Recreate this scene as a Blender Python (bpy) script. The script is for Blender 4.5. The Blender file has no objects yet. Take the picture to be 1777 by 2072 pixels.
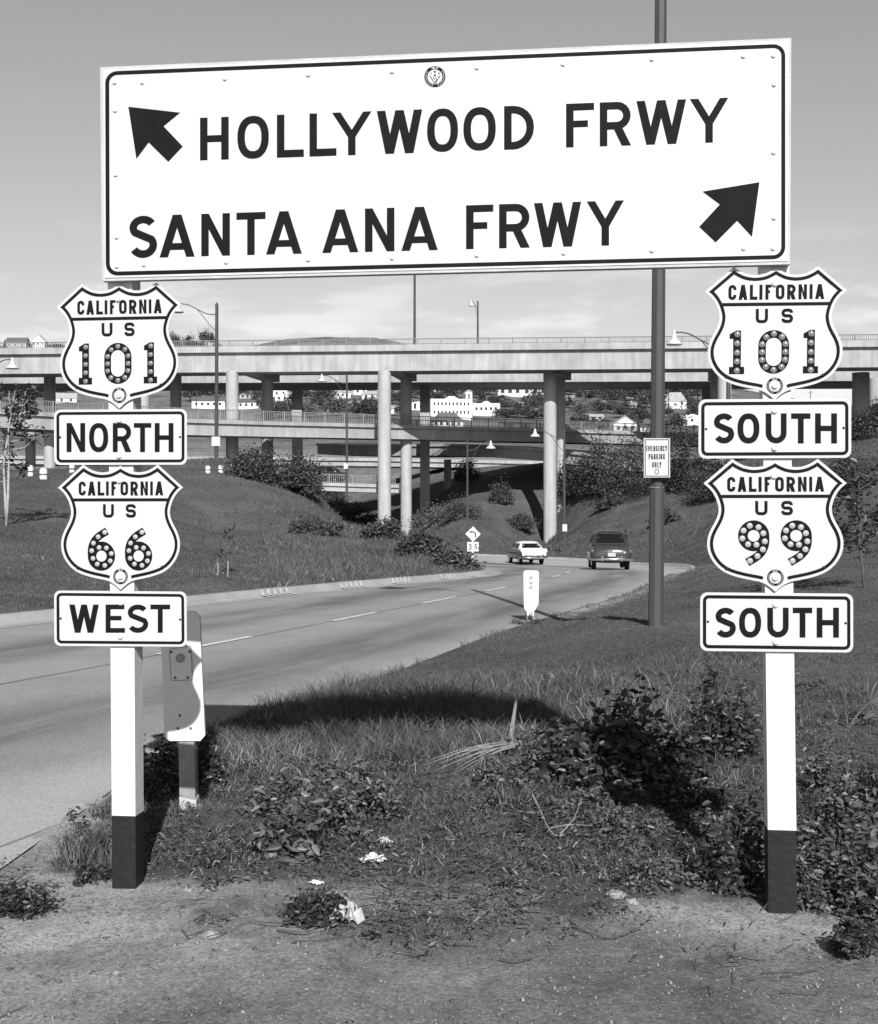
import bpy, math, random
import numpy as np
from mathutils import Vector, Matrix

random.seed(11)
rng = np.random.default_rng(11)
scene = bpy.context.scene
COL = scene.collection

# ------------------------------------------------------------------ camera
F, CX, CY, HC = 2600.0, 888.5, 1036.0, 1.76      # focal length and centre in photo units (1777 x 2072)
cam_data = bpy.data.cameras.new('camera')
cam = bpy.data.objects.new('camera', cam_data)
COL.objects.link(cam)
cam.location = (0, 0, HC)
cam.rotation_euler = (math.radians(90), 0, 0)
cam_data.sensor_fit = 'VERTICAL'
cam_data.sensor_height = 36.0
cam_data.sensor_width = 36.0
cam_data.lens = 36.0 * F / 2072.0
cam_data.clip_start = 0.05
cam_data.clip_end = 20000
scene.camera = cam

# ------------------------------------------------------------------ light
SUN_EL = math.radians(33.5)
SUN_AZ = math.radians(173.2)                      # clockwise from +Y: behind the camera, a little to its right
SUN_STRENGTH, SKY_STRENGTH, EXPOSURE = 4.8, 0.078, 0.30
sd = bpy.data.lights.new('sun', 'SUN')
sd.energy = SUN_STRENGTH
sd.angle = math.radians(0.5)
sd.color = (1, 1, 1)
sun = bpy.data.objects.new('sun', sd)
COL.objects.link(sun)
to_sun = Vector((math.sin(SUN_AZ) * math.cos(SUN_EL), math.cos(SUN_AZ) * math.cos(SUN_EL), math.sin(SUN_EL)))
sun.rotation_euler = (-to_sun).to_track_quat('-Z', 'Y').to_euler()
sun.location = (0, -20, 40)

world = bpy.data.worlds.new('World')
scene.world = world
world.use_nodes = True
wn, wl = world.node_tree.nodes, world.node_tree.links
wn.clear()
def wnode(t, **kw):
    n = wn.new(t)
    for k, v in kw.items():
        setattr(n, k, v)
    return n
sky = wnode('ShaderNodeTexSky', sky_type='NISHITA', sun_disc=False)
sky.sun_elevation, sky.sun_rotation = SUN_EL, SUN_AZ
sky.altitude, sky.air_density, sky.dust_density, sky.ozone_density = 100, 1.0, 1.2, 1.0
bw = wnode('ShaderNodeVectorMath', operation='DOT_PRODUCT')      # black and white film: one grey from red, green and blue
bw.inputs[1].default_value = (0.30, 0.38, 0.32)
wl.new(sky.outputs[0], bw.inputs[0])
tc = wnode('ShaderNodeTexCoord')
mp = wnode('ShaderNodeMapping')
mp.inputs['Scale'].default_value = (5.0, 5.0, 22.0)
wl.new(tc.outputs['Generated'], mp.inputs['Vector'])
nz = wnode('ShaderNodeTexNoise')
nz.inputs['Scale'].default_value = 2.0
nz.inputs['Detail'].default_value = 7
nz.inputs['Roughness'].default_value = 0.55
wl.new(mp.outputs[0], nz.inputs['Vector'])
cr = wnode('ShaderNodeMapRange', interpolation_type='SMOOTHSTEP')
cr.inputs['From Min'].default_value, cr.inputs['From Max'].default_value = 0.46, 0.66
wl.new(nz.outputs['Fac'], cr.inputs['Value'])
sx = wnode('ShaderNodeSeparateXYZ')
wl.new(tc.outputs['Generated'], sx.inputs[0])
el = wnode('ShaderNodeMapRange', interpolation_type='SMOOTHSTEP')
el.inputs['From Min'].default_value, el.inputs['From Max'].default_value = 0.23, 0.10
wl.new(sx.outputs['Z'], el.inputs['Value'])
mul = wnode('ShaderNodeMath', operation='MULTIPLY')
wl.new(cr.outputs[0], mul.inputs[0]); wl.new(el.outputs[0], mul.inputs[1])
cloud = wnode('ShaderNodeMix', data_type='FLOAT')
cl_scale = wnode('ShaderNodeMath', operation='MULTIPLY')
cl_scale.inputs[1].default_value = 0.85
wl.new(mul.outputs[0], cl_scale.inputs[0])
wl.new(cl_scale.outputs[0], cloud.inputs['Factor'])
sky_gain_el = wnode('ShaderNodeMapRange', interpolation_type='SMOOTHSTEP')    # hazy low sky brightened, upper sky dimmed to cut fill and deepen shade
sky_gain_el.inputs['From Min'].default_value, sky_gain_el.inputs['From Max'].default_value = 0.60, 0.35
sky_gain_el.inputs['To Min'].default_value, sky_gain_el.inputs['To Max'].default_value = 0.32, 1.28
wl.new(sx.outputs['Z'], sky_gain_el.inputs['Value'])
sky_shaped = wnode('ShaderNodeMath', operation='MULTIPLY')
wl.new(bw.outputs['Value'], sky_shaped.inputs[0]); wl.new(sky_gain_el.outputs[0], sky_shaped.inputs[1])
wl.new(sky_shaped.outputs[0], cloud.inputs['A'])
cloud.inputs['B'].default_value = 10.2
bg = wnode('ShaderNodeBackground')
bg.inputs['Strength'].default_value = SKY_STRENGTH
wl.new(cloud.outputs['Result'], bg.inputs['Color'])
wo = wnode('ShaderNodeOutputWorld')
wl.new(bg.outputs[0], wo.inputs['Surface'])

vs = scene.view_settings
vs.view_transform = 'Standard'
try: vs.look = 'None'
except Exception: pass
vs.exposure, vs.gamma, vs.use_curve_mapping = EXPOSURE, 1.0, False

scene.cycles.diffuse_bounces = 1
# ------------------------------------------------------------------ materials (black and white photograph: greys only)
def M(name, base, rough=0.7, var=0.15, scale=4.0, bump=0.0, bscale=40.0, metallic=0.0, streak=0.0, island=0.0, stretch=(1, 1, 1), spec=0.3):
    m = bpy.data.materials.new(name)
    m.use_nodes = True
    nt = m.node_tree
    N, L = nt.nodes, nt.links
    p = N['Principled BSDF']
    p.inputs['Roughness'].default_value = rough
    p.inputs['Metallic'].default_value = metallic
    p.inputs['Specular IOR Level'].default_value = spec
    t = N.new('ShaderNodeTexCoord')
    mpn = N.new('ShaderNodeMapping'); mpn.inputs['Scale'].default_value = stretch
    L.new(t.outputs['Object'], mpn.inputs['Vector'])
    n = N.new('ShaderNodeTexNoise'); n.inputs['Scale'].default_value = scale
    n.inputs['Detail'].default_value = 8; n.inputs['Roughness'].default_value = 0.6
    L.new(mpn.outputs[0], n.inputs['Vector'])
    mr = N.new('ShaderNodeMapRange')
    mr.inputs['From Min'].default_value, mr.inputs['From Max'].default_value = 0.25, 0.75
    mr.inputs['To Min'].default_value, mr.inputs['To Max'].default_value = base * (1 - var), base * (1 + var)
    L.new(n.outputs['Fac'], mr.inputs['Value'])
    out = mr.outputs[0]
    if streak:
        m2 = N.new('ShaderNodeMapping'); m2.inputs['Scale'].default_value = (1.5, 1.5, 0.14)
        L.new(t.outputs['Object'], m2.inputs['Vector'])
        n2 = N.new('ShaderNodeTexNoise'); n2.inputs['Scale'].default_value = 1.6; n2.inputs['Detail'].default_value = 6
        L.new(m2.outputs[0], n2.inputs['Vector'])
        r2 = N.new('ShaderNodeMapRange')
        r2.inputs['From Min'].default_value, r2.inputs['From Max'].default_value = 0.35, 0.62
        r2.inputs['To Min'].default_value, r2.inputs['To Max'].default_value = 1 - streak, 1.05
        L.new(n2.outputs['Fac'], r2.inputs['Value'])
        mm = N.new('ShaderNodeMath'); mm.operation = 'MULTIPLY'
        L.new(out, mm.inputs[0]); L.new(r2.outputs[0], mm.inputs[1])
        out = mm.outputs[0]
    if island:
        g = N.new('ShaderNodeNewGeometry')
        r3 = N.new('ShaderNodeMapRange')
        r3.inputs['To Min'].default_value, r3.inputs['To Max'].default_value = 1 - island, 1 + island
        L.new(g.outputs['Random Per Island'], r3.inputs['Value'])
        mm = N.new('ShaderNodeMath'); mm.operation = 'MULTIPLY'
        L.new(out, mm.inputs[0]); L.new(r3.outputs[0], mm.inputs[1])
        out = mm.outputs[0]
    L.new(out, p.inputs['Base Color'])
    if bump:
        nb = N.new('ShaderNodeTexNoise'); nb.inputs['Scale'].default_value = bscale; nb.inputs['Detail'].default_value = 6
        L.new(t.outputs['Object'], nb.inputs['Vector'])
        b = N.new('ShaderNodeBump'); b.inputs['Strength'].default_value = bump; b.inputs['Distance'].default_value = 0.02
        L.new(nb.outputs['Fac'], b.inputs['Height']); L.new(b.outputs[0], p.inputs['Normal'])
    return m

WHITE = M('white sign enamel', 0.52, 0.4, 0.07, 2.2, streak=0.07)
BLACK = M('black sign paint', 0.009, 0.6, 0.25, 12.0, spec=0.06)
NUMERAL = M('dark numeral paint', 0.008, 0.6, 0.2, 30.0, spec=0.06)
FRAMEW = M('weathered white timber', 0.42, 0.6, 0.16, 6.0, bump=0.2, bscale=60)
POSTW = M('white post paint', 0.60, 0.5, 0.09, 5.0, bump=0.15, bscale=25, stretch=(1, 1, 0.15))
POSTB = M('black post paint', 0.012, 0.6, 0.3, 9.0, bump=0.3, bscale=25, stretch=(1, 1, 0.15))
BOLT = M('painted bolt head', 0.72, 0.4, 0.05, 20)
GLASSR = M('reflector glass', 0.17, 0.2, 0.3, 90, spec=0.6, island=0.2)
GLASSRB = M('milky reflector glass', 0.36, 0.35, 0.12, 90, spec=0.35, island=0.12)
CONC = M('viaduct concrete', 0.355, 0.85, 0.26, 0.4, streak=0.14)
CONC_COL = M('column concrete', 0.39, 0.85, 0.12, 0.8, streak=0.12)
KERB = M('kerb concrete', 0.33, 0.85, 0.2, 1.2, bump=0.2, bscale=12)
KERBW = M('white kerb paint', 0.50, 0.7, 0.35, 9)
RAIL = M('grey painted railing', 0.20, 0.6, 0.1, 2)
POLE = M('grey painted steel pole', 0.062, 0.55, 0.18, 2.5, stretch=(1, 1, 0.1), spec=0.25)
SHADE = M('enamel lamp shade', 0.55, 0.25, 0.1, 6, spec=0.7)
BARK = M('bark', 0.09, 0.9, 0.35, 8, bump=0.4, bscale=20)
BARKL = M('pale bark', 0.38, 0.9, 0.35, 6, bump=0.4, bscale=20)
LEAF = M('tree leaves', 0.065, 0.6, 0.3, 0.6, island=0.45)
LEAFL = M('light tree leaves', 0.115, 0.6, 0.3, 0.6, island=0.45)
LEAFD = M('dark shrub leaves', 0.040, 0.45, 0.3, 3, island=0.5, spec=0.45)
LEAFW = M('broad weed leaves', 0.085, 0.45, 0.25, 5, island=0.55, spec=0.45)
GRASS = M('grass blades', 0.10, 0.7, 0.35, 0.8, island=0.7)
LAWN = M('lawn blades', 0.096, 0.8, 0.3, 0.35, island=0.22)
DRY = M('dry stalks', 0.26, 0.8, 0.3, 5, island=0.45)
WOOD = M('pale stripped wood', 0.27, 0.8, 0.25, 12, bump=0.3, bscale=40)
GRIT = M('pale grit', 0.22, 0.9, 0.25, 40, island=0.4)
TWIG = M('dark twigs', 0.07, 0.8, 0.3, 12)
PAPER = M('white paper', 0.62, 0.8, 0.12, 12)
PAPERG = M('soiled paper', 0.42, 0.8, 0.35, 14)
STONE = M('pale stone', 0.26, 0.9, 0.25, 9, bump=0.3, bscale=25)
STONED = M('dark stone', 0.10, 0.9, 0.3, 9)
TIN = M('dull tin', 0.30, 0.5, 0.3, 14, spec=0.5)
WALLW = M('white stucco wall', 0.74, 0.85, 0.07, 0.3)
WALLG = M('grey stucco wall', 0.38, 0.85, 0.12, 0.3)
ROOFD = M('dark shingle roof', 0.11, 0.85, 0.25, 0.8)
ROOFL = M('pale roof', 0.34, 0.85, 0.15, 0.8)
WIN = M('dark window', 0.03, 0.2, 0.2, 2, spec=0.5)
CARW = M('white car paint', 0.72, 0.2, 0.04, 2, spec=0.6)
CARG = M('grey car paint', 0.06, 0.22, 0.06, 2, spec=0.6)
CARD = M('dark car paint', 0.045, 0.16, 0.1, 2, spec=0.7)
CHROME = M('chrome', 0.75, 0.12, 0.03, 5, metallic=1.0)
RUBBER = M('tyre rubber', 0.02, 0.8, 0.2, 10)
AUTOGLASS = M('car window glass', 0.012, 0.08, 0.1, 2, spec=0.8)
LENS = M('tail lamp lens', 0.12, 0.15, 0.1, 20, spec=0.8)
YELLOWISH = M('warning sign enamel', 0.66, 0.4, 0.08, 9)
MARKW = M('white marker paint', 0.62, 0.5, 0.06, 8, bump=0.1, bscale=20)
ROADPAINT = M('worn road paint', 0.62, 0.8, 0.3, 6)

# ------------------------------------------------------------------ mesh helpers
ORG = {}
class MB:
    def __init__(s): s.v, s.f = [], []
    def add(s, vs_, fs_):
        o = len(s.v); s.v += [tuple(x) for x in vs_]; s.f += [tuple(i + o for i in f) for f in fs_]; return s
    def hexa(s, p):       # 4 bottom, 4 top
        return s.add(p, [(3, 2, 1, 0), (4, 5, 6, 7), (0, 1, 5, 4), (1, 2, 6, 5), (2, 3, 7, 6), (3, 0, 4, 7)])
    def box(s, c, d, rz=0.0):
        ca, sa = math.cos(rz), math.sin(rz)
        P = []
        for z in (-.5, .5):
            for x, y in ((-.5, -.5), (.5, -.5), (.5, .5), (-.5, .5)):
                X, Y = x * d[0], y * d[1]
                P.append((c[0] + X * ca - Y * sa, c[1] + X * sa + Y * ca, c[2] + z * d[2]))
        return s.hexa(P)
    def prism(s, poly, vec):
        n = len(poly); a = [Vector(p) for p in poly]; v = Vector(vec)
        fs = [tuple(range(n)), tuple(range(2 * n - 1, n - 1, -1))]
        fs += [(i, i + n, (i + 1) % n + n, (i + 1) % n) for i in range(n)]
        return s.add(a + [p + v for p in a], fs)
    def tube(s, pts, rad, n=8, cap=True):
        pts = [Vector(p) for p in pts]
        if not hasattr(rad, '__len__'): rad = [rad] * len(pts)
        ref = Vector((0.31, 0.2, 0.93)); rings = []
        for i, p in enumerate(pts):
            t = (pts[min(i + 1, len(pts) - 1)] - pts[max(i - 1, 0)]).normalized()
            if abs(t.dot(ref)) > 0.97: ref = Vector((0.9, 0.3, 0.1))
            a = t.cross(ref).normalized(); b = t.cross(a)
            rings += [p + (a * math.cos(2 * math.pi * k / n) + b * math.sin(2 * math.pi * k / n)) * rad[i] for k in range(n)]
        m = len(pts)
        fs = [(i * n + k, i * n + (k + 1) % n, (i + 1) * n + (k + 1) % n, (i + 1) * n + k) for i in range(m - 1) for k in range(n)]
        if cap: fs += [tuple(range(n - 1, -1, -1)), tuple(range((m - 1) * n, m * n))]
        return s.add(rings, fs)
    def lathe(s, prof, c=(0, 0, 0), n=20, axis=None):   # profile (r, h) along +Z or a given axis
        z = Vector(axis).normalized() if axis is not None else Vector((0, 0, 1))
        x = z.orthogonal().normalized(); y = z.cross(x); c = Vector(c)
        P = [c + z * h + (x * math.cos(2 * math.pi * k / n) + y * math.sin(2 * math.pi * k / n)) * max(r, 1e-5) for r, h in prof for k in range(n)]
        fs = [(i * n + k, i * n + (k + 1) % n, (i + 1) * n + (k + 1) % n, (i + 1) * n + k) for i in range(len(prof) - 1) for k in range(n)]
        return s.add(P, fs)
    def loft(s, rings, close=True):
        n = len(rings[0]); P = [p for r in rings for p in r]
        fs = [(i * n + k, i * n + (k + 1) % n, (i + 1) * n + (k + 1) % n, (i + 1) * n + k) for i in range(len(rings) - 1) for k in range(n)]
        if close: fs += [tuple(range(n - 1, -1, -1)), tuple(range((len(rings) - 1) * n, len(rings) * n))]
        return s.add(P, fs)
    def build(s, name, mat, parent=None, origin=None, smooth=False):
        o = ORG.get(parent.name, Vector()) if parent is not None else Vector(origin or (0, 0, 0))
        me = bpy.data.meshes.new(name)
        me.from_pydata([tuple(Vector(p) - o) for p in s.v], [], s.f)
        me.materials.append(mat)
        if smooth: me.polygons.foreach_set('use_smooth', [True] * len(me.polygons))
        me.validate(); me.update()
        ob = bpy.data.objects.new(name, me); COL.objects.link(ob)
        if parent is not None: ob.parent = parent
        else: ob.location = o
        ORG[ob.name] = o
        return ob

def np_mesh(name, V, Fc, mat, parent=None, origin=(0, 0, 0), attrs=None, smooth=False):
    """V (n,3) float, Fc (m,k) int with k equal for every face"""
    me = bpy.data.meshes.new(name)
    V = np.asarray(V, float); o = np.array(ORG[parent.name] if parent is not None else origin, float)
    Fc = np.asarray(Fc, np.int32); k = Fc.shape[1]
    me.vertices.add(len(V)); me.vertices.foreach_set('co', (V - o).astype(np.float32).ravel())
    me.loops.add(Fc.size); me.loops.foreach_set('vertex_index', Fc.ravel())
    me.polygons.add(len(Fc)); me.polygons.foreach_set('loop_start', np.arange(0, Fc.size, k, dtype=np.int32))
    me.polygons.foreach_set('loop_total', np.full(len(Fc), k, np.int32))
    if smooth: me.polygons.foreach_set('use_smooth', np.ones(len(Fc), bool))
    if attrs:
        for an, av in attrs.items():
            a = me.attributes.new(an, 'FLOAT', 'POINT'); a.data.foreach_set('value', np.asarray(av, np.float32))
    me.materials.append(mat); me.update(calc_edges=True)
    ob = bpy.data.objects.new(name, me); COL.objects.link(ob)
    if parent is not None: ob.parent = parent
    else: ob.location = tuple(o)
    ORG[ob.name] = Vector(tuple(o))
    return ob

def tag(o, label, cat, group=None):
    o['label'] = label; o['category'] = cat
    if group: o['group'] = group
    return o
def structure(o): o['kind'] = 'structure'; return o
def thing(name, label, cat, loc=(0, 0, 0), group=None):
    o = bpy.data.objects.new(name, None); COL.objects.link(o)
    o.empty_display_size = 0.1; o.location = loc; ORG[o.name] = Vector(loc)
    return tag(o, label, cat, group)
def copy_tree(o, parent=None):
    c = o.copy(); COL.objects.link(c)
    if parent is not None: c.parent = parent
    for ch in list(o.children): copy_tree(ch, c)
    return c
def place(proto, used, loc, rz=0.0, sc=1.0, label=None, group=None):
    o = proto if proto.name not in used else copy_tree(proto)
    used.add(proto.name)
    o.location = loc; o.rotation_euler = (0, 0, rz)
    o.scale = (sc, sc, sc) if not hasattr(sc, '__len__') else sc
    if label: o['label'] = label
    if group: o['group'] = group
    return o
def at(px, py, Y): return Vector(((px - CX) / F * Y, Y, HC - (py - CY) / F * Y))
# ------------------------------------------------------------------ road outline (metres; the road drops away and bends left)
RE = [(-2.4, -3), (-2.25, 3), (-2.17, 6.4), (-1.86, 10.3), (-1.05, 12.8), (-.33, 14.8), (.7, 18.5), (1.8, 22), (4.4, 30), (6.8, 40), (9.3, 50),
      (12.3, 63), (13.6, 72), (13.2, 82), (10.5, 90), (6, 97), (.5, 104), (-7, 109), (-20, 113)]
LE = [(-16, -3), (-13.7, 3), (-12.3, 6.4), (-10.8, 10.3), (-9.6, 13.5), (-8.6, 16), (-7, 20.3), (-5.6, 24), (-3, 31), (.0, 39), (1.7, 45),
      (2.0, 55), (1.3, 64), (-.5, 71), (-3.5, 77), (-8, 83), (-13, 89), (-18, 93), (-28, 98)]
CE = [(-10, -3), (-7.9, 3), (-6.7, 7), (-4.5, 13.2), (-3.7, 15.4), (-1.3, 22.8), (1.6, 33), (3.7, 42), (5.3, 52), (5.9, 64), (5.0, 75), (2.5, 84), (-3, 92), (-12, 100), (-24, 105)]
def crom(P, sub):
    P = np.array(P, float); Q = np.vstack([2 * P[0] - P[1], P, 2 * P[-1] - P[-2]])
    out = []
    for i in range(1, len(Q) - 2):
        p0, p1, p2, p3 = Q[i - 1], Q[i], Q[i + 1], Q[i + 2]
        for k in range(sub):
            t = k / sub
            out.append(.5 * (2 * p1 + (p2 - p0) * t + (2 * p0 - 5 * p1 + 4 * p2 - p3) * t * t + (3 * p1 - p0 - 3 * p2 + p3) * t ** 3))
    out.append(P[-1]); return np.array(out)
RC, LC, CC = crom(RE, 8), crom(LE, 8), crom(CE, 10)
def zr(Y):
    Y = np.asarray(Y, float)
    q = .00036 * (np.clip(Y, 10, 57) - 10) ** 2
    return -np.minimum(q + .034 * np.clip(Y - 57, 0, None), 1.70)
ROADPOLY = np.vstack([RC, LC[::-1]])
def poly_dist(X, Y, P):
    """signed distance, negative inside polygon P"""
    X = np.asarray(X, float).ravel(); Y = np.asarray(Y, float).ravel()
    d = np.full(X.shape, 1e9); ins = np.zeros(X.shape, bool)
    n = len(P)
    for i in range(n):
        ax, ay = P[i]; bx, by = P[(i + 1) % n]
        ex, ey = bx - ax, by - ay; L2 = ex * ex + ey * ey + 1e-12
        t = np.clip(((X - ax) * ex + (Y - ay) * ey) / L2, 0, 1)
        d = np.minimum(d, (X - ax - t * ex) ** 2 + (Y - ay - t * ey) ** 2)
        c = ((ay > Y) != (by > Y))
        with np.errstate(divide='ignore', invalid='ignore'):
            xi = ax + (Y - ay) / (by - ay if by != ay else 1e-12) * ex
        ins ^= c & (X < xi)
    d = np.sqrt(d); d[ins] *= -1
    return d

# ------------------------------------------------------------------ ground shape: smooth surface through surveyed points
def ctrl():
    W = [(-3, -2, 0), (3, -2, 0), (0, 2, 0), (3, 2, .02), (-1.4, 5.95, .0), (1.44, 5.6, -.02), (1.9, 5.4, -.01), (0, 5.5, 0), (3, 4.2, .0), (4, 6.3, .06),
         (0, 8, .07), (-1.35, 8, .06), (1.5, 8, .06), (0, 10.5, .06), (2.5, 10, .1), (5, 9.5, .2),
         (1.0, 14, .13), (2.75, 16, .37), (4, 12, .28), (6.5, 16, .6), (1.7, 19, .1), (4, 22, .3), (8, 24, .75), (12, 20, .95), (6.3, 32, .05), (10, 36, .45), (15, 40, 1.0),
         (10.5, 46, -.2), (15, 55, .2), (22, 45, 1.4), (20, 30, 1.1),
         (-30, 100, 1.5), (-30, 125, 0), (-15, 105, -1.5), (-50, 110, 2), (-10, 115, -1.7), (0, 112, -1.6),
         (15, 92, -1.4), (15, 130, 5), (30, 135, 7), (-4, 131, -1.2), (-8, 137, -1.3), (5, 152, 5.5), (12, 150, 7.2), (-10, 170, 2.5), (20, 170, 8), (50, 150, 11), (-50, 150, 4), (-50, 190, 8), (0, 190, 8), (50, 190, 10), (80, 120, 12),
         (-5.2, 122, -.6), (10.7, 124.5, -1.1), (10.5, 118, -1.2), (9, 126, -.8), (-20, 125, 1.0), (-20, 150, 0)]
    P = [(0, 958, 75), (200, 955, 78), (390, 948, 80), (-300, 965, 70), (-150, 1000, 50), (0, 1060, 42), (200, 1062, 45), (0, 1160, 28), (-250, 1200, 22), (440, 1062, 55), (480, 952, 79), (560, 985, 76),
         (650, 1015, 72), (770, 1073, 66), (850, 1104, 62), (930, 1132, 55), (620, 1105, 50), (800, 1138, 47), (700, 1064, 66), (640, 1150, 36), (450, 1165, 31),
         (1280, 1102, 100), (1165, 1000, 129), (1130, 1085, 122), (1240, 993, 124), (1340, 991, 114), (1440, 985, 112), (1240, 1047, 111), (1440, 1062, 95), (1440, 1102, 80), (1600, 1000, 90), (1600, 932, 105), (1720, 876, 110), (1800, 872, 108), (1777, 960, 85), (1777, 1050, 60), (1777, 1135, 40), (1950, 1000, 70),
         (900, 1110, 111), (1000, 1111, 107), (930, 1062, 121), (1000, 1012, 132), (905, 1040, 129), (1055, 1045, 129), (860, 1085, 125)]
    for px, py, Y in P:
        a = at(px, py, Y); W.append((a.x, a.y, a.z))
    for t in range(2, len(LE) - 3):         # left kerb top and right edge of the road
        x, y = LE[t]; x2, y2 = LE[t + 1]; n = np.array([-(y2 - y), x2 - x]); n = n / np.linalg.norm(n)
        W.append((x + n[0] * .8, y + n[1] * .8, float(zr(y)) + .16))
        x, y = RE[t]; W.append((x + .6, y - .2, float(zr(y)) + .0))
    return np.array(W)
_C = ctrl()
def _uv(X, Y): return np.stack([np.asarray(X) / (np.asarray(Y) + 6.0) * 3.0, np.log(np.maximum(np.asarray(Y) + 6.0, 1.0))], -1)
_cu = _uv(_C[:, 0], _C[:, 1])
def _phi(r2): return np.sqrt(r2 + .0016)
_n = len(_C)
_A = np.zeros((_n + 3, _n + 3))
_A[:_n, :_n] = _phi(((_cu[:, None] - _cu[None]) ** 2).sum(-1)) - np.eye(_n) * 1e-4
_A[:_n, _n:] = np.column_stack([np.ones(_n), _cu]); _A[_n:, :_n] = _A[:_n, _n:].T
_w = np.linalg.solve(_A, np.concatenate([_C[:, 2], np.zeros(3)]))
def tps(X, Y):
    q = _uv(X, Y); out = np.empty(len(q))
    for i in range(0, len(q), 20000):
        s = q[i:i + 20000]
        out[i:i + 20000] = _phi(((s[:, None] - _cu[None]) ** 2).sum(-1)) @ _w[:_n] + _w[_n] + s @ _w[_n + 1:]
    return out
def vnoise(x, y, seed=0):
    xi, yi = np.floor(x).astype(np.int64), np.floor(y).astype(np.int64); fx, fy = x - xi, y - yi
    def h(a, b):
        v = (a * 374761393 + b * 668265263 + seed * 974711) & 0x7fffffff
        v = ((v ^ (v >> 13)) * 1274126177) & 0x7fffffff
        return ((v ^ (v >> 16)) & 0xffff) / 65535.0
    fx, fy = fx * fx * (3 - 2 * fx), fy * fy * (3 - 2 * fy)
    return (h(xi, yi) * (1 - fx) + h(xi + 1, yi) * fx) * (1 - fy) + (h(xi, yi + 1) * (1 - fx) + h(xi + 1, yi + 1) * fx) * fy
def fbm(x, y, oct=4, seed=0): return sum(vnoise(x * 2 ** k, y * 2 ** k, seed + k) * .5 ** (k + 1) for k in range(oct)) - .47
CREST = np.array([(-900, 720), (-300, 690), (0, 697), (130, 699), (250, 690), (350, 688), (440, 697), (500, 697), (560, 685), (660, 677), (760, 681), (830, 694), (900, 715), (1100, 738), (1300, 755), (1440, 768), (1560, 796), (1640, 812), (1777, 822), (2600, 830)], float)
def hills(X, Y):
    px = CX + X / np.maximum(Y, 1) * F
    zc = HC + (CY - np.interp(px, CREST[:, 0], CREST[:, 1])) / F * 1200.0
    rise = np.interp(Y, [200, 300, 450, 600, 750, 900, 1200], [0, .17, .30, .40, .53, .70, 1.0])
    yc = CY - (zc - HC) * F / 1200.0
    up = HC + (CY - (938 + (yc - 938) * rise)) / F * np.minimum(Y, 1200)
    far = zc - (Y - 1200) * .05
    z = np.where(Y < 1200, up, far)
    m = np.exp(-((Y - 3400) / 700.0) ** 2) * 300 * np.clip((px - 1250) / 350, 0, 1) * (1 + .25 * np.sin(px / 90.0) + .1 * np.sin(px / 31.0))
    return np.maximum(z, m - 60)
def H0(X, Y):
    X = np.asarray(X, float).ravel(); Y = np.asarray(Y, float).ravel()
    z = np.zeros(X.shape); near = Y < 300
    if near.any(): z[near] = tps(X[near], Y[near])
    b = np.clip((Y - 175) / 90.0, 0, 1); b = b * b * (3 - 2 * b)
    if (b > 0).any():
        fz = hills(X, Y) + fbm(X / 40, Y / 40, 3, 5) * 6 * np.clip((Y - 260) / 150, 0, 1)
        z = z * (1 - b) + fz * b
    z = z + fbm(X * 1.3, Y * 1.3, 3, 2) * np.clip(.07 + Y * .004, 0, .35) * np.clip((Y - 5) / 3, .12, 1)
    z = z + fbm(X * 6, Y * 6, 2, 9) * .025 * np.clip(1 - Y / 40, 0, 1)
    return z
def H(X, Y, road=True):
    X = np.asarray(X, float).ravel(); Y = np.asarray(Y, float).ravel()
    z = H0(X, Y)
    k = np.where((Y < 135) & (Y > -4) & (X > -60) & (X < 40))[0]
    if len(k):
        d = poly_dist(X[k], Y[k], ROADPOLY); zz = zr(Y[k])
        b = np.clip(d / np.clip(.5 + Y[k] * .03, .5, 2.5), 0, 1); b = b * b * (3 - 2 * b)
        zk = zz * (1 - b) + z[k] * b
        rag = np.clip((10.5 - Y[k]) / 2.5, 0, 1) * np.clip(.03 + .4 * fbm(X[k] * 5, Y[k] * 5, 3, 77), 0, .16)    # dirt washed over the road edge
        zk = np.where(d < 0, zz + .004, zk)
        zk = np.where(d < .02 - rag, zz - (.018 if road else 0.0), zk)
        z[k] = zk
    return z
def h1(x, y): return float(H([x], [y], road=False)[0])
_YS = np.exp(np.linspace(math.log(3.0), math.log(1500.0), 1400))
def hit(px, py, ymin=3.0):
    """where the line of sight through a photo position meets the ground"""
    ys = _YS[_YS >= ymin]
    X = (px - CX) / F * ys; Z = HC - (py - CY) / F * ys; g = H(X, ys, road=False)
    k = np.where(g >= Z)[0]
    i = k[0] if len(k) else len(ys) - 1
    if i > 0 and len(k):
        a, b = (Z[i - 1] - g[i - 1]), (g[i] - Z[i]); t = a / (a + b + 1e-9); y = ys[i - 1] + (ys[i] - ys[i - 1]) * t
    else: y = ys[i]
    x = (px - CX) / F * y
    return Vector((x, y, h1(x, y)))

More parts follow.
